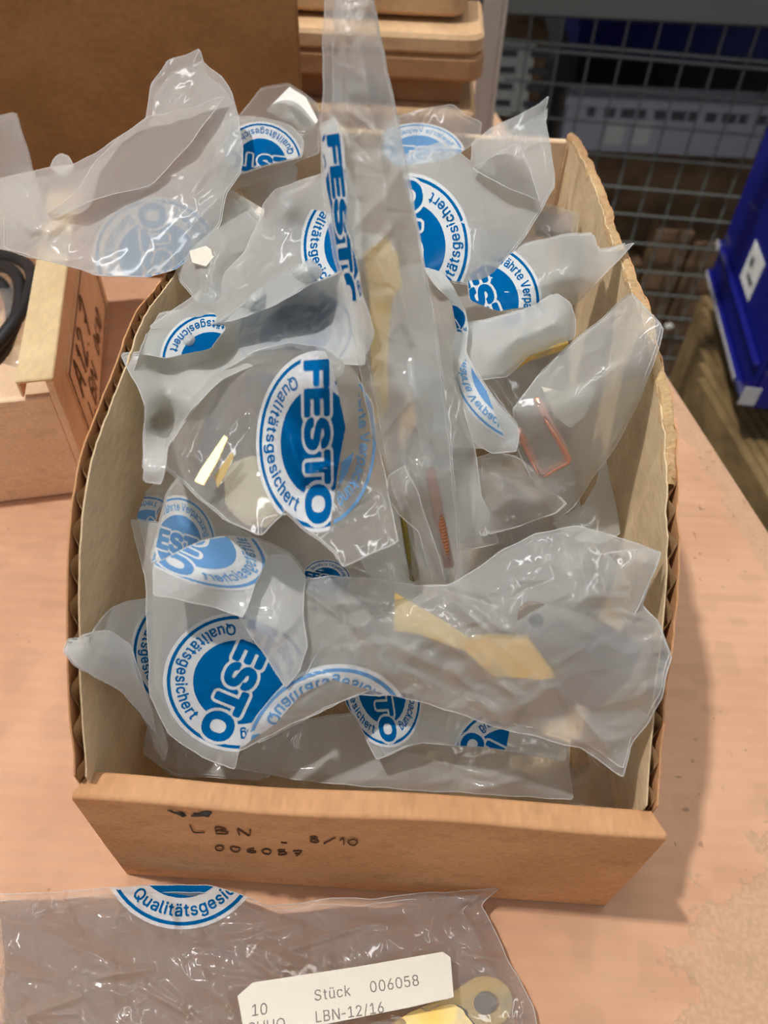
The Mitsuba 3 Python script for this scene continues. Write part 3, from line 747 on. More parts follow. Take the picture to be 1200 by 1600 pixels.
obj('worn_edge', bevel_box([0.03, 0.0072, 0.0112], [LBc - 0.005, 0.0080, 0.0172], 0.0003, Mc), 'mat_worn_edge', crate_k, label='pale worn edge of the lower ridge')
obj('worn_corner', bevel_box([-0.0012, -0.012, 0.004], [-0.0001, 0.006, 0.028], 0.0004, Mc), 'mat_worn_edge', crate_k)
obj('worn_corner', bevel_box([LBc - 0.02, 0.0072, 0.050], [LBc - 0.001, 0.0082, 0.058], 0.0004, Mc), 'mat_worn_edge', crate_k)
tg = obj('white_tag', bevel_box([0.100, 0.0002, 0.068], [0.152, 0.0011, 0.114], 0.0003, Mc), 'mat_white_card', crate_k)
obj('print', cat([bevel_box([0.128, 0.0012, 0.092], [0.140, 0.0017, 0.102], 0.0002, Mc), bevel_box([0.108, 0.0012, 0.080], [0.132, 0.0017, 0.086], 0.0002, Mc)]), 'mat_print_dark', tg)
# stack of flat folded cartons under the crate
s0, s1 = at(1090, 590, z=-0.30), at(1215, 800, z=-0.30)
ds = s1 - s0; ds /= np.linalg.norm(ds)
Ms = frame(s0, -ds)
for k in range(7):
    y0 = -0.002 - 0.013 * k
    obj('folded_carton', bevel_box([-0.62, y0 - 0.011, -0.49], [0.003 + 0.03 * k, y0, -0.002 - 0.0006 * k], 0.0015, Ms), 'mat_slat', label='folded tan carton standing on edge below the blue crate, ' + ('first', 'second', 'third', 'fourth', 'fifth', 'sixth', 'seventh')[k] + ' from the table', cat='folded carton', group='folded cartons right of the table')

# ------------------------------------------------------------------ the bags, deepest first
def metal_in(key, where):
    """the plated brackets that weigh a bag down: a plate with an ear, under its front film"""
    sh = film_of[key]; c = sh.poly.representative_point(); r = min(46.0, 0.22 * math.sqrt(sh.poly.area))
    for k, dx in enumerate((-1.15, 1.15)):
        x, y = c.x + dx * r, c.y + 0.3 * dx * r
        o = [(x - r * 0.9, y - r * 0.6), (x + r * 0.5, y - r * 0.75), (x + r * 0.95, y - 0.1 * r), (x + r * 0.7, y + r * 0.7), (x - r * 0.5, y + r * 0.6)]
        if not sh.poly.contains(Point(x, y)): continue
        obj('zinc_bracket', plate(o, under(sh, o, 1.5), 0.003, [ring_px(x + 0.3 * r, y, 0.22 * r, 0.22 * r, 14)]), 'mat_zinc_grey', label=f"{('left', 'right')[k]} grey plated bracket in the {where}", cat='bracket')
# fillers deep in the tray, seen in the gaps
deep = bag('dark shaded bag low in the tray at its left wall', [(185, 960), (150, 1000), (190, 1150), (270, 1210), (420, 1215), (450, 1100), (430, 900), (330, 860), (230, 880)], [(300, 1040, 45)], z=38, deep=True, th=8, amp=2.0, cell=70)
metal_in(deep, 'dim bag deep at the left wall')
deep = bag('dim bag deep in the tray under the creased seal bag', [(330, 760), (300, 900), (380, 1050), (560, 1080), (680, 1000), (700, 850), (600, 760), (450, 740)], [(500, 880, 52)], z=44, deep=True, th=10, amp=2.5, cell=70, prints=[((510, 905), (38, 8), (8, -30))])
metal_in(deep, 'dim bag deep under the creased seal bag')
deep = bag('dim bag deep at the right wall under the clear bag with the bent wire', [(700, 760), (690, 900), (760, 980), (900, 1000), (1000, 900), (975, 730), (880, 680), (780, 700)], [(840, 840, 62)], z=52, deep=True, th=10, amp=2.5, cell=70)
metal_in(deep, 'dim bag deep at the right wall')
deep = bag('dim bag deep behind the rolled printed film on the left', [(200, 620), (230, 760), (330, 800), (470, 740), (560, 640), (560, 480), (430, 440), (300, 520)], [(370, 620, 74)], z=66, deep=True, th=10, amp=2.5, cell=80, prints=[((300, 660), (20, 55), (48, -12), {'pale': True})])
metal_in(deep, 'dim bag deep behind the rolled film')
deep = bag('dim bag deep in the right half of the tray, below the folded film strip', [(620, 420), (600, 560), (680, 700), (800, 700), (900, 640), (930, 520), (860, 440), (740, 400)], [(760, 540, 74)], z=66, deep=True, th=10, amp=2.5, cell=80)
metal_in(deep, 'dim bag deep under the folded strip')
deep = bag('dim bag deep at the back of the tray near the white card', [(340, 300), (330, 400), (430, 450), (560, 430), (620, 330), (600, 260), (480, 250), (400, 262)], [(480, 350, 79)], z=69, deep=True, th=10, amp=2.5, cell=80)
metal_in(deep, 'dim bag deep at the back near the white card')
deep = bag('dim crumpled bag at the back wall behind the spiked bag', [(640, 260), (650, 380), (760, 440), (880, 420), (915, 350), (900, 300), (800, 270), (700, 240)], [(780, 350, 79)], z=69, deep=True, th=10, amp=2.5, cell=80)
metal_in(deep, 'dim bag deep behind the spiked bag')

# back row
bag('clear bag wrapped round a white card at the back of the tray', [(335, 210), (372, 184), (405, 142), (450, 132), (497, 165), (503, 208), (498, 240), (478, 246), (440, 262), (400, 285), (360, 300), (340, 260)],
    [(430, 215, None, 300), (450, 165, None, 312)], z=None or 138, th=4, amp=1.2, cell=30, m='mat_film_clear')
plate_card = plate([(416, 172), (452, 136), (478, 152), (497, 188), (484, 206), (430, 180)], [(416, 172, None, 318), (497, 190, None, 312), (452, 136, None, 326)], 0.0012)
obj('white_card', plate_card, 'mat_white_card', label='white folded card inside the clear bag at the back of the tray', cat='card')
bag('bag with a bright blue printed band bent over at the back', [(345, 190), (372, 182), (410, 184), (455, 195), (473, 215), (470, 246), (440, 252), (400, 262), (372, 270), (350, 250)],
    [(420, 205, 155), (460, 225, 152)], z=150, th=5, amp=0.5, prints=[((408, 256), (-66, -8), (-6, 66))])
bag('shiny bag with a pale ring print at the back wall', [(600, 205), (618, 182), (660, 172), (706, 163), (728, 180), (752, 190), (748, 222), (700, 250), (620, 262), (596, 240)],
    [(665, 205, None, 318), (712, 180, None, 326)], z=142, th=6, amp=1.6, cell=30, m='mat_film_clear', prints=[((655, 240), (-72, -4), (2, -48), {'pale': True})])
bag('greyish film tube end standing up beside the bent printed band', [(375, 265), (400, 248), (440, 240), (462, 262), (455, 320), (430, 345), (395, 330), (378, 300)], [(420, 290, 132)], z=126, th=10, amp=0.8)

# upper left: the big bag thrown over the tray wall and the left carton
bag('big milky bag draped over the left tray wall and the left carton', [(-12, 280, None, 190), (60, 266, None, 205), (118, 256, None, 215), (150, 240, None, 225), (182, 216, None, 232), (228, 186, None, 245), (236, 132, None, 262), (262, 94, None, 272), (292, 86, None, 276), (312, 75, None, 280), (318, 98, None, 276), (344, 118, None, 268), (362, 146, None, 258), (374, 190, None, 244), (380, 232, None, 232), (376, 268, None, 222), (352, 300, None, 205), (340, 350, None, 190), (312, 385, None, 178), (276, 416, None, 166), (228, 432, 148), (150, 430, 150), (90, 412, 152), (40, 400, 152), (-12, 384, 152)],
    [(240, 300, None, 198), (310, 240, None, 222), (180, 350, None, 182), (120, 320, None, 190), (60, 350, 160), (265, 190, None, 246)], th=9, m='mat_film', amp=1.6, cell=46, calm=[ring_px(215, 375, 80, 60)],
    prints=[((245, 400), (-10, -92), (-100, 8), {'pale': True, 'onback': True, 'behind': False})],
    flaps=[{'o': [(186, 214, None, 228), (232, 182, None, 240), (300, 168, None, 246), (352, 150, None, 250), (300, 220, None, 220), (238, 288, None, 196), (150, 312, None, 184), (40, 360, 158), (120, 300, None, 186), (150, 252, None, 212)], 'amp': 0.6, 'm': 'mat_film_clear'}])
bag('crumpled bag with a beige paper slip, under the big draped bag', [(330, 290), (372, 300), (400, 330), (425, 350), (410, 385), (380, 420), (350, 470), (320, 480), (285, 440), (270, 400), (300, 350)],
    [(350, 380, 152), (310, 420, 150)], z=144, th=8, amp=1.6, cell=36)
slip = plate([(340, 336), (378, 306), (414, 328), (402, 368), (376, 424), (350, 420)], [(378, 306, 142), (414, 328, 141), (370, 420, 146)], 0.0005)
sk = obj('paper_slip', slip, 'mat_paper', label='beige paper slip with faint pencil marks beside the curled smooth film', cat='paper')
obj('paper_tag', plate([(296, 392), (322, 384), (338, 396), (322, 416), (300, 410)], [(296, 392, 153), (338, 396, 152), (318, 416, 152)], 0.0005), 'mat_paper', label='small cream paper tag behind the film of the big draped bag', cat='paper')

# middle left
bag('smooth curled grey film bag with ring lettering, left of the tall bag', [(430, 296), (470, 282), (505, 270), (545, 262), (560, 330), (562, 400), (520, 430), (470, 450), (420, 480), (370, 500), (318, 508), (232, 512), (290, 470), (345, 432), (384, 392), (402, 350), (412, 318)],
    [(470, 350, 152), (440, 305, 158), (400, 420, 148), (340, 470, 144)], z=148, th=6, amp=0.5, prints=[((562, 380), (8, 100), (92, -14), {'clip': [(440, 320), (505, 330), (540, 340), (560, 450), (500, 440), (440, 425)]})])
bag('bag with white lettering patch against the left tray wall', [(190, 520), (225, 500), (265, 487), (305, 484), (335, 490), (352, 512), (330, 545), (260, 560), (205, 552)], [(280, 505, 150)], z=146, th=4, amp=0.4, prints=[((330, 566), (-80, 12), (12, 78))])
bag('rolled bag with a long S-shaped lip and dark blue print, left of the tall bag', [(180, 538), (215, 525), (262, 522), (305, 517), (345, 503), (380, 478), (412, 448), (450, 424), (492, 407), (532, 396), (560, 430), (572, 500), (570, 570), (520, 570), (460, 556), (400, 568), (350, 590), (300, 640), (262, 700), (252, 756), (224, 752), (226, 690), (228, 640), (214, 600), (194, 568)],
    [(440, 490, 128), (340, 560, 132), (250, 570, 138), (500, 500, 126), (245, 660, 120), (400, 520, 134), (300, 530, 150), (480, 420, 154), (400, 470, 154)], z=148, th=7, m='mat_film_milky', amp=0.5, prints=[((462, 520), (-62, 62), (70, 46), {'onback': True})])
# centre left: printed seal bag
PALE = [(350, 742), (366, 722), (392, 712), (414, 716), (430, 734), (438, 762), (432, 792), (410, 812), (378, 808), (352, 786)]
seal_bag = bag('creased bag with a folded blue and white seal, centre left of the heap', [(250, 722), (276, 680), (305, 635), (345, 580), (395, 550), (450, 535), (505, 542), (550, 575), (582, 630), (592, 690), (604, 760), (622, 846), (535, 886), (526, 862), (498, 842), (476, 826), (440, 792), (446, 800), (408, 836), (360, 815), (318, 782), (288, 752)],
    [(498, 560, 168), (492, 700, 152), (440, 650, 156), (560, 690, 148), (400, 620, 150), (330, 700, 144), (455, 820, 140), (540, 800, 140)], z=142, th=9, m='mat_film_clear', amp=1.2, cell=42, creases=[(500, 530, 504, 760, 7, 34), (440, 660, 480, 760, 5, 24), (340, 690, 420, 600, 4, 26), (470, 745, 600, 700, 3, 18)], calm=[PALE],
    prints=[((496, 690), (2, 142), (96, -6), {'clip': [(380, 540), (500, 530), (522, 580), (540, 668), (530, 720), (522, 780), (512, 850), (470, 860), (380, 820)]}),
            ((496, 690), (2, 142), (96, -6), {'pale': True, 'nowhite': True, 'clip': [(560, 600), (620, 600), (620, 860), (516, 860), (526, 780), (534, 722), (560, 700)]})])
br = plate(PALE, under(film_of[seal_bag], PALE, 0.6), 0.005)
obj('pale_bracket', br, 'mat_cream_metal', label='pale bracket seen through the film of the creased seal bag', cat='bracket')
for i, (o, pl) in enumerate((([(304, 752), (312, 736), (350, 680), (356, 684), (338, 724), (318, 758)], [(304, 752, 150), (354, 682, 155), (336, 726, 152)]),
                             ([(334, 744), (362, 706), (366, 712), (352, 742), (340, 762)], [(334, 744, 149), (366, 710, 152), (344, 760, 147)]))):
    obj('paper_flake', plate(o, pl, 0.0005), 'mat_brass_flake', label=('long golden torn paper edge sticking up', 'short golden torn paper edge')[i] + ' beside the pale bracket', cat='paper')
# lower left
bag('cone-shaped bag with a pale blue fold at the left of the heap', [(236, 880), (246, 835), (262, 775), (284, 742), (310, 756), (340, 800), (380, 830), (412, 848), (380, 872), (320, 866)], [(275, 800, 126), (330, 830, 120)], z=116, th=5, amp=0.8, prints=[((280, 850), (58, 18), (10, -74), {'pale': True})])
bag('thin bag edge with a blue stripe between the cone and the rolled lip', [(205, 790), (225, 770), (262, 736), (284, 742), (268, 766), (248, 800), (236, 830), (214, 812)], [(250, 765, 112)], z=108, th=4, amp=0.4, prints=[((230, 830), (40, -40), (40, 40), {'pale': True})])
bag('grey folded bag poking over the left tray wall near the front', [(102, 1016, 112), (124, 978, 110), (160, 956, 106), (200, 940, 100), (246, 930, 96), (250, 1010, 84), (246, 1100, 72), (262, 1168, 60), (256, 1192, 54), (240, 1150, 62), (222, 1112, 72), (196, 1080, 84), (150, 1058, 100), (120, 1040, 108)],
    [(180, 1010, 98), (225, 1040, 86)], th=5, m='mat_film_milky', amp=0.5, prints=[((300, 1020), (-6, 100), (96, 6), {'clip': [(190, 930), (240, 925), (236, 1100), (200, 1090)]})],
    flaps=[{'o': [(102, 1016, 114), (132, 988, 113), (172, 984, 108), (204, 1010, 100), (220, 1060, 90), (236, 1108, 78), (246, 1150, 68), (218, 1112, 78), (192, 1082, 88), (148, 1058, 103), (118, 1038, 110)], 'amp': 0.3, 'm': 'mat_film_milky'}])
bag('bag with the large blue seal at the front left corner of the tray', [(202, 812, 112), (250, 820, 116), (315, 840, 118), (400, 843, 120), (450, 864, 116), (478, 902, 112), (470, 960, 108), (480, 1010, 104), (452, 1060, 98), (402, 1120, 88), (370, 1178, 78), (366, 1202, 74), (316, 1183, 74), (262, 1147, 78), (234, 1085, 86), (230, 990, 98), (228, 900, 108)],
    [(340, 1060, 92), (400, 950, 108), (300, 940, 106), (350, 1140, 80)], th=7, m='mat_film', amp=0.7, prints=[((372, 1066), (-46, 100), (108, 44))],
    flaps=[{'o': [(240, 880, 124), (290, 856, 127), (318, 843, 127), (360, 838, 126), (400, 843, 126), (420, 868, 126), (398, 915, 124), (380, 966, 122), (340, 950, 120), (240, 930, 120)], 'i': [(320, 890, 131)], 'amp': 0.4, 'm': 'mat_film_milky', 'prints': [((290, 838), (-24, 60), (-130, -60), {'pale': True})]},
           {'o': [(396, 918, 119), (420, 868, 124), (452, 866, 123), (478, 904, 118), (472, 960, 115), (480, 1010, 110), (470, 1046, 106), (446, 1076, 102), (408, 1016, 109), (372, 962, 117)], 'i': [(430, 980, 117)], 'amp': 0.5, 'm': 'mat_film_milky'}])

# right side
bag('bag with a pale print corner and a long spike pointing over the right tray wall', [(728, 432), (768, 402), (800, 388), (840, 378), (885, 370), (928, 366), (934, 392), (962, 388), (996, 377), (964, 410), (934, 438), (906, 470, 140), (880, 484, 136), (830, 480), (780, 486), (735, 470)],
    [(850, 425, 154), (900, 410, 154), (790, 440, 148)], z=147, th=7, amp=1.2, cell=36, prints=[((755, 470), (34, 88), (86, -32))])
bag('cluster of clear film round metal at the back right corner of the tray', [(790, 350), (812, 332), (850, 318), (905, 334), (902, 372), (850, 384), (800, 400), (770, 392)], [(850, 350, 132)], z=126, th=8, amp=1.6, cell=30, m='mat_film_clear')
obj('steel_bracket', cat([plate([(838, 330), (896, 338), (892, 366), (838, 360)], [(838, 330, 120), (896, 338, 120), (840, 360, 118)], 0.003)]), 'mat_zinc_grey', label='grey metal bracket in the clear film at the back right corner', cat='bracket')
bag('large spiked bag with ring lettering at the back, right of the tall bag', [(622, 246, 152), (655, 232, 154), (688, 222, 154), (720, 240, 154), (736, 252, 154), (738, 222, None, 272), (770, 200, None, 282), (810, 180, None, 290), (840, 164, None, 298), (858, 148, None, 304), (852, 174, None, 298), (860, 230, None, 276), (866, 286, None, 252), (848, 318, 146), (822, 362, 148), (792, 402, 148), (755, 446, 146), (700, 440, 146), (662, 418, 148), (648, 330, 152)],
    [(700, 320, 158), (760, 360, 156), (800, 280, None, 246), (830, 240, None, 268)], th=7, m='mat_film', amp=1.4, cell=44, prints=[((636, 384), (4, -114), (-100, -6))],
    flaps=[{'o': [(738, 262, 160), (762, 250, None, 252), (812, 222, None, 262), (828, 262, None, 248), (844, 316, 152), (800, 296, 158), (762, 276, 160)], 'amp': 1.5, 'm': 'mat_film_clear'}])
bag('smooth tubular bag with a beige tint lying across the right half', [(722, 508), (760, 500), (800, 490), (840, 474), (870, 458), (892, 474), (900, 500), (897, 528), (862, 540), (826, 556), (790, 590), (744, 596), (716, 560)],
    [(810, 525, 160), (870, 500, 160), (760, 550, 154)], z=148, th=14, m='mat_film_milky', amp=0.5)
obj('zinc_bracket', cat([plate([(800, 540), (884, 520), (888, 536), (826, 556), (790, 580)], [(800, 540, 143), (884, 520, 146), (800, 575, 141)], 0.003)]), 'mat_zinc', label='yellow zinc plated bracket inside the smooth tubular bag', cat='bracket')
bag('folded film strip with a faded blue print running down beside the tall bag', [(662, 418, 158), (690, 424, 158), (706, 450, 158), (726, 488, 157), (732, 520, 156), (726, 556, 156), (752, 596, 154), (780, 636, 152), (812, 672, 146), (806, 705, 142), (770, 708, 140), (738, 690, 142), (718, 620, 148), (702, 560, 152), (714, 515, 154), (704, 470, 156), (680, 445, 157)],
    [(755, 640, 152), (722, 560, 158)], th=5, m='mat_film_milky', amp=0.4, cell=60, prints=[((790, 600), (60, 90), (-66, 30), {'pale': True, 'clip': [(726, 560), (756, 600), (790, 690), (760, 700), (730, 640), (712, 590)]}), ((700, 500), (20, 34), (40, -20), {'clip': [(700, 465), (726, 490), (730, 520), (704, 516)]})])
wire = [(811, 672, 136), (824, 700, 133), (842, 735, 129), (850, 741, 128.5), (866, 731, 131), (884, 721, 133.5), (886, 713, 135.5), (874, 688, 140.5), (858, 660, 146.5), (845, 636, 150), (838, 625, 151)]
wire_bag = bag('large clear bag with the bent copper wire, leaning on the right tray wall', [(802, 640), (842, 588), (900, 532), (945, 496), (986, 460, 158), (1036, 512, 158), (1030, 545, 154), (992, 640, 136), (962, 700, 128), (930, 742, 122), (896, 792, 112), (868, 812, 110), (838, 765, 120), (808, 700, 130)],
    [(900, 620, 154), (960, 560, 158), (880, 690, 138)], z=148, th=12, m='mat_film_glossy', amp=1.1, cell=46, calm=[[q[:2] for q in wire], [(846, 604), (930, 606), (912, 650), (866, 650)]])
obj('bent_wire', tube(film_of[wire_bag].s(curve([q[:2] for q in wire], 6), -1.4), 0.00130, 10), 'mat_copper', label='copper coloured bent wire clip in the large clear bag on the right', cat='wire clip', smooth=True)
PALE2 = [(846, 604), (880, 612), (906, 598), (930, 606), (912, 650), (890, 668), (866, 650)]
obj('pale_bracket', plate(PALE2, under(film_of[wire_bag], PALE2, 1.0), 0.003), 'mat_paper', label='pale beige bracket behind the bent copper wire', cat='bracket')
bag('crumpled clear bag end with a sharp glossy corner, below the copper wire', [(742, 716), (775, 708), (808, 712), (838, 742), (860, 764), (884, 788), (868, 802), (840, 810), (812, 822), (780, 832), (752, 838), (745, 780)],
    [(810, 770, 128), (850, 780, 124), (770, 730, 130)], z=118, th=9, m='mat_film_clear', amp=1.8, cell=32)
bag('thin grey film bag with a dark curled edge at the right tray wall', [(862, 816), (886, 806), (914, 788), (932, 756), (942, 706), (966, 704), (972, 760), (976, 830), (940, 850), (890, 840)], [(930, 800, 100)], z=98, th=4, amp=0.4)
bag('long transparent bag lying just right of the tall bag', [(640, 560, 140), (690, 576, 142), (718, 602, 142), (726, 650, 138), (746, 716, 132), (752, 772, 126), (766, 810, 120), (779, 848, 114), (745, 856, 113), (714, 858, 113), (690, 800, 120), (660, 700, 130)],
    [(700, 700, 136), (730, 800, 122)], th=6, m='mat_film', amp=1.0, cell=40)
bag('small flat film corner below the creased seal bag', [(560, 866), (600, 850), (642, 838), (660, 900), (640, 940), (600, 930)], [(610, 890, 112)], z=108, th=4, amp=0.4)

# the tall bag standing up in the middle
def Y(px, py, y): return (px, py, None, y)
tall_l = [(508, -14, 140), (506, 60, 136), (506, 130, 132), (501, 200, 127), (502, 260, 122), (508, 330, 116), (522, 400, 110), (546, 490, 103), (562, 580, 95), (578, 660, 88), (592, 730, 80), (604, 790, 73)]
tall_r = [(640, 900, 60), (664, 932, 57), (690, 951, 55), (703, 940, 56), (716, 880, 62), (712, 800, 70), (704, 720, 78), (694, 630, 87), (682, 540, 96), (668, 460, 103), (655, 380, 110), (640, 300, 118), (624, 215, 125), (606, 130, 132), (592, 60, 136), (580, -14, 140)]
tall_bag = bag('tall frosted bag standing upright in the middle, two plated pins in its lower end', [Y(*q) for q in tall_l + [(628, 850, 65)] + tall_r], [Y(590, 300, 112), Y(560, 150, 126), Y(610, 450, 98), Y(640, 620, 82), Y(650, 760, 68), Y(545, 60, 131)],
    th=11, m='mat_film_glossy', amp=1.5, cell=44, pinch=2.5, lay=1.42, calm=[[(660, 730), (684, 730), (712, 880), (690, 890)], [(622, 800), (644, 800), (660, 900), (636, 900)]], creases=[(560, 60, 610, 330, 2.5, 16), (536, 20, 545, 240, 2, 12), (600, 300, 650, 560, 2.5, 16), (640, 560, 690, 760, 2, 14)],
    flaps=[{'o': [Y(501, 196, 122), Y(522, 184, 119), Y(538, 230, 114), Y(542, 300, 109), Y(540, 350, 106), Y(556, 400, 101), Y(566, 460, 97), Y(584, 520, 92), Y(572, 556, 92), Y(556, 520, 96), Y(546, 470, 101), Y(528, 400, 107), Y(516, 330, 113), Y(506, 260, 118)], 'amp': 0.3, 'm': 'mat_film_milky',
            'prints': [((534, 352), (16, 158), (48, -8), {'clip': [(480, 180), (620, 180), (620, 470), (480, 470)]})]},
           {'o': [Y(606, 744, 69), Y(632, 728, 68), Y(652, 770, 63), Y(664, 806, 60), Y(680, 850, 56), Y(702, 925, 52), Y(690, 950, 52), Y(668, 880, 55), Y(654, 830, 59), Y(622, 804, 63), Y(606, 778, 66)], 'i': [Y(634, 775, 60)], 'amp': 1.2, 'm': 'mat_film_clear'}])
for i, (a, b_, m, lb) in enumerate((((671, 732, 74), (702, 885, 60), 'mat_pin_pink', 'copper coloured ribbed pin, the right one in the tall bag'), ((632, 800, 69), (648, 905, 60), 'mat_pin_green', 'green gold ribbed pin, the left one in the tall bag'))):
    A, B = film_of[tall_bag].s([a[:2], b_[:2]], -2.0)
    s = np.linspace(0, 1, 241)
    r = 0.0016 + 0.00006 * np.sin(s * 2 * np.pi * 30) * (s > 0.3); r[:4] *= [0.4, 0.8, 0.95, 1]; r[-3:] *= [1, 0.9, 0.5]
    obj('plated_pin', tube(A + (B - A) * s[:, None], r, 12), m, label=lb, cat='pin', smooth=True)
STRIP = [(568, 396), (600, 372), (616, 400), (622, 450), (606, 470), (600, 560), (602, 640), (588, 660), (580, 560), (578, 460)]
obj('zinc_bracket', plate(STRIP, under(film_of[tall_bag], STRIP, 1.6), 0.002), 'mat_zinc', label='pale yellow bracket strip inside the tall frosted bag', cat='bracket')

# front row
bag('olive dark bag lying just behind the front rim', [(366, 1200), (392, 1160), (440, 1135), (520, 1120), (600, 1112), (700, 1122), (800, 1142), (886, 1164), (896, 1250), (800, 1244), (680, 1236), (500, 1224)], [(620, 1180, 62), (800, 1200, 60)], z=54, th=6, amp=1.2, cell=60)
bag('small film bag with a torn corner at the front right inside the tray', [(884, 1160), (920, 1170), (958, 1215), (960, 1262), (890, 1256)], [(920, 1215, 52)], z=46, th=5, m='mat_film_clear', amp=1.4, cell=30)
obj('cardboard_strip', plate([(896, 1160), (912, 1160), (922, 1196), (906, 1215), (894, 1220)], [(896, 1160, 58), (912, 1160, 57), (900, 1220, 46)], 0.002), 'mat_tray_inside', label='tan cardboard strip at the front right inside the tray', cat='cardboard strip')
bag('dark bag with part of a seal under the mouth of the big front bag', [(538, 1092), (570, 1078), (640, 1082), (700, 1104), (790, 1132), (888, 1162), (882, 1190), (780, 1170), (660, 1160), (588, 1188), (560, 1130)], [(660, 1125, 78), (600, 1130, 78)], z=72, th=4, amp=0.8, cell=36,
    prints=[((596, 1076), (14, 92), (62, -4)), ((790, 1190), (-76, -38), (36, -76), {'clip': [(690, 1090), (800, 1120), (790, 1175), (690, 1175)]})])
EAR = [(806, 975), (812, 956), (826, 946), (845, 943), (880, 950), (940, 975), (1005, 1012), (985, 1060), (930, 1112), (905, 1100), (868, 1060), (830, 1008)]
WEB1 = [(617, 926), (690, 968), (736, 998), (732, 1016), (690, 1002), (650, 988), (615, 984)]
WEB2 = [(738, 998), (770, 996), (824, 998), (868, 1058), (846, 1062), (770, 1056), (722, 1012)]
front_bag = bag('big front bag with the yellow bracket, its open mouth facing the rim', [(470, 906, 116), (520, 900, 117), (580, 906, 118), (640, 914, 119), (700, 914, 121), (740, 892, 123), (786, 860, 126), (836, 834, 127), (905, 822, 128), (960, 838, 128), (1034, 862, 128), (1014, 912, 124), (1002, 944, 121), (1028, 972, 120), (1049, 1026, 114), (1034, 1090, 108), (1012, 1130, 98), (986, 1165, 92), (974, 1216, 86), (946, 1196, 87), (908, 1166, 89), (884, 1164, 89), (850, 1154, 90), (770, 1136, 92), (716, 1114, 94), (662, 1098, 96), (610, 1086, 97), (560, 1085, 97), (510, 1104, 94), (450, 1136, 88), (372, 1174, 81), (402, 1118, 92), (452, 1058, 103), (480, 1008, 108), (470, 950, 113)],
    [(560, 1000, 112), (700, 1040, 108), (640, 960, 119), (740, 1000, 118), (840, 980, 124), (900, 1010, 121), (970, 900, 132), (890, 1100, 102), (960, 1040, 114), (800, 900, 126)], th=9, m='mat_film_glossy', amp=2.2, cell=40, pinch=2.0, lay=0.6, creases=[(520, 1000, 600, 955, 3.0, 22), (600, 1000, 720, 1060, 2.5, 18), (700, 930, 860, 1080, 2.5, 16), (870, 1070, 975, 1200, 3.0, 20), (870, 960, 990, 1030, 2.5, 18), (620, 1040, 690, 1075, 2, 14), (930, 870, 960, 960, 2.5, 16)], calm=[EAR, WEB1, WEB2],
    prints=[((512, 1166), (134, -10), (-8, 128), {'pale': True, 'behind': False, 'clip': [(360, 1180), (380, 1090), (450, 1030), (560, 1020), (640, 1060), (650, 1094), (600, 1084), (562, 1074), (520, 1062), (470, 1085), (432, 1130)]})],
    flaps=[{'o': [(944, 866, 132), (990, 858, 134), (1034, 862, 131), (1014, 912, 127), (1000, 944, 124), (984, 976, 121), (962, 950, 126), (946, 900, 131)], 'amp': 1.8, 'm': 'mat_film_clear'}])
zb = thing('clevis_bracket', 'yellow plated clevis bracket with a pin hole inside the big front bag', 'bracket')
fs = film_of[front_bag]
obj('web', plate(WEB1, under(fs, WEB1, 0.7), 0.002), 'mat_zinc', zb)
obj('web', plate(WEB2, under(fs, WEB2, 0.7), 0.002), 'mat_zinc', zb)
ep = under(fs, EAR, 1.3)
obj('pin', plate(ring_px(838, 970, 11.5, 11.5, 20), under(fs, EAR, 3.0), 0.002), 'mat_dark', zb, label='dark pin end in the round hole')
obj('ear', plate(EAR, ep, 0.0025, [ring_px(838, 970, 12, 12, 20)]), 'mat_zinc_grey', zb, label='grey iridescent ear with a round pin hole')

# the clear bag lying on the table in front
table_bag = bag('clear crinkled bag with a typed paper label, lying in front of the tray', [(-20, 1398), (60, 1396), (120, 1392), (172, 1386, 10), (240, 1383, 10), (320, 1383, 10), (372, 1395, 9), (420, 1416, 9), (452, 1414, 9), (520, 1402, 10), (580, 1404, 10), (640, 1398, 11), (700, 1394, 12), (782, 1387, 13), (752, 1414, 11), (772, 1452, 9), (790, 1492, 8), (812, 1532, 7), (832, 1572, 6), (848, 1640, 5), (600, 1650, 5), (300, 1655, 5), (-20, 1655, 5)],
          [(300, 1500, 14), (600, 1470, 15), (120, 1500, 15), (700, 1540, 10), (450, 1560, 11), (600, 1560, 10), (200, 1600, 12)], z=7, th=4, m='mat_film_clear', amp=2.4, cell=60, bulge=0.5, pinch=3.0, lay=0.2, calm=[[(715, 1525), (800, 1525), (803, 1605), (715, 1608)], [(370, 1556), (700, 1487), (709, 1558), (384, 1628)]],
          prints=[((286, 1328), (123, -36), (-34, -119))])

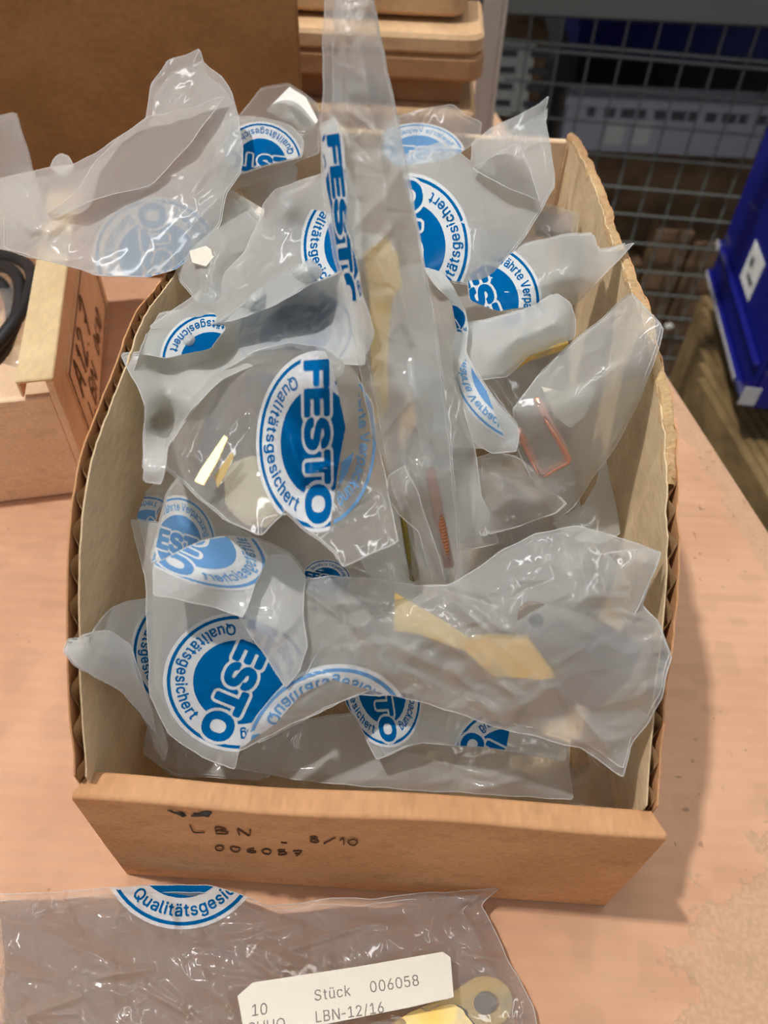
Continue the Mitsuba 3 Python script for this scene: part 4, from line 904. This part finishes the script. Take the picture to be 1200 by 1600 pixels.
lab_plane = [(392, 1540, 19.5), (705, 1530, 18.5), (500, 1600, 18.0)]
lk = obj('paper_label', plate([(371, 1556), (395, 1535), (560, 1510), (692, 1487), (704, 1496), (709, 1558), (640, 1574), (500, 1602), (384, 1628)], lab_plane, 0.0003), 'mat_paper', label='off white typed paper label stuck on the clear bag in front', cat='paper label')
def typed(text, px, py, h, dirn, plane, wide=1.0):
    """typed words lying on the plane of a paper"""
    P3 = [CAM + depth_of(q) * ray(q[0], q[1]) for q in plane]
    n = np.cross(P3[1] - P3[0], P3[2] - P3[0]); n /= np.linalg.norm(n)
    if n @ (CAM - P3[0]) < 0: n = -n
    hit = lambda a, b: CAM + ((P3[0] - CAM) @ n) / (ray(a, b) @ n) * ray(a, b)
    o = hit(px, py); ex = hit(px + dirn[0], py + dirn[1]) - o; ex /= np.linalg.norm(ex); ey = np.cross(n, ex)
    ms = []
    for g, x, gw in word(text, h, gap=0.22, bold=False, space=0.8)[0]:
        for q in getattr(g, 'geoms', [g]):
            me = trimesh.creation.extrude_polygon(q, 0.00008, engine='earcut'); me.apply_translation([x, 0, 0]); me.apply_scale([wide, 1, 1]); ms.append(me)
    me = cat(ms); M = np.eye(4); M[:3, 0], M[:3, 1], M[:3, 2], M[:3, 3] = ex, ey, n, o + n * 0.00004
    me.apply_transform(M)
    return me
for tx, x, y, h in (('10', 394, 1588, 0.0030), ('Stück', 492, 1564, 0.0029), ('006058', 579, 1551, 0.0030), ('LBN-12/16', 494, 1598, 0.0029), ('SUHO', 388, 1616, 0.0029)):
    obj('typed_text', typed(tx, x, y, h, (30, -4.5), lab_plane, 1.0), 'mat_label_ink', lk)
ang = np.linspace(-2.3, 1.9, 24)
ear = [(758 + 43 * math.cos(a), 1566 + 41 * math.sin(a)) for a in ang] + [(730, 1632), (600, 1632), (592, 1614), (640, 1582), (690, 1562)]
fb = thing('clevis_bracket', 'pale yellow bracket with a round hole beside the typed label in front', 'bracket')
obj('ear', plate(ear, under(film_of[table_bag], ear[:24], 0.35), 0.003, [ring_px(760, 1567, 20, 19, 24)]), 'mat_zinc', fb)
obj('pin', plate(ring_px(760, 1567, 19.5, 18.5, 20), under(film_of[table_bag], ring_px(760, 1567, 19.5, 18.5, 20), 4.5), 0.002), 'mat_steel', fb, label='grey steel seen through the hole')

bag('clear shiny bag over the black hoses in the left carton', [(-20, 400), (20, 396), (62, 410), (74, 428), (66, 500), (52, 576), (20, 572), (-20, 560)], [(20, 480, 62)], z=40, th=5, m='mat_film_clear', amp=2.4, cell=30, pinch=3.0)
bag('mauve grey film bag standing at the left edge behind the big draped bag', [(-20, 186, None, 300), (22, 176, None, 302), (36, 220, None, 296), (50, 268, None, 290), (70, 340, None, 280), (60, 420, 20), (40, 480, 5), (-20, 480, 5)], [], th=4, amp=0.5)
bag('rounded film tip showing above the edge of the big draped bag', [(78, 262, None, 250), (84, 246, None, 256), (94, 239, None, 258), (106, 244, None, 256), (116, 262, None, 250), (100, 280, None, 244)], [], th=4, amp=0.4)

q = at(1045, 510, y=YM - 0.006)
me = trimesh.creation.icosphere(2, 1.0); me.apply_scale([0.0075, 0.004, 0.006]); me.apply_translation(q)
obj('white_clip', me, 'mat_white_card', label='small white plastic clip on the wire mesh, right of the copper wire bag', cat='clip', smooth=True)
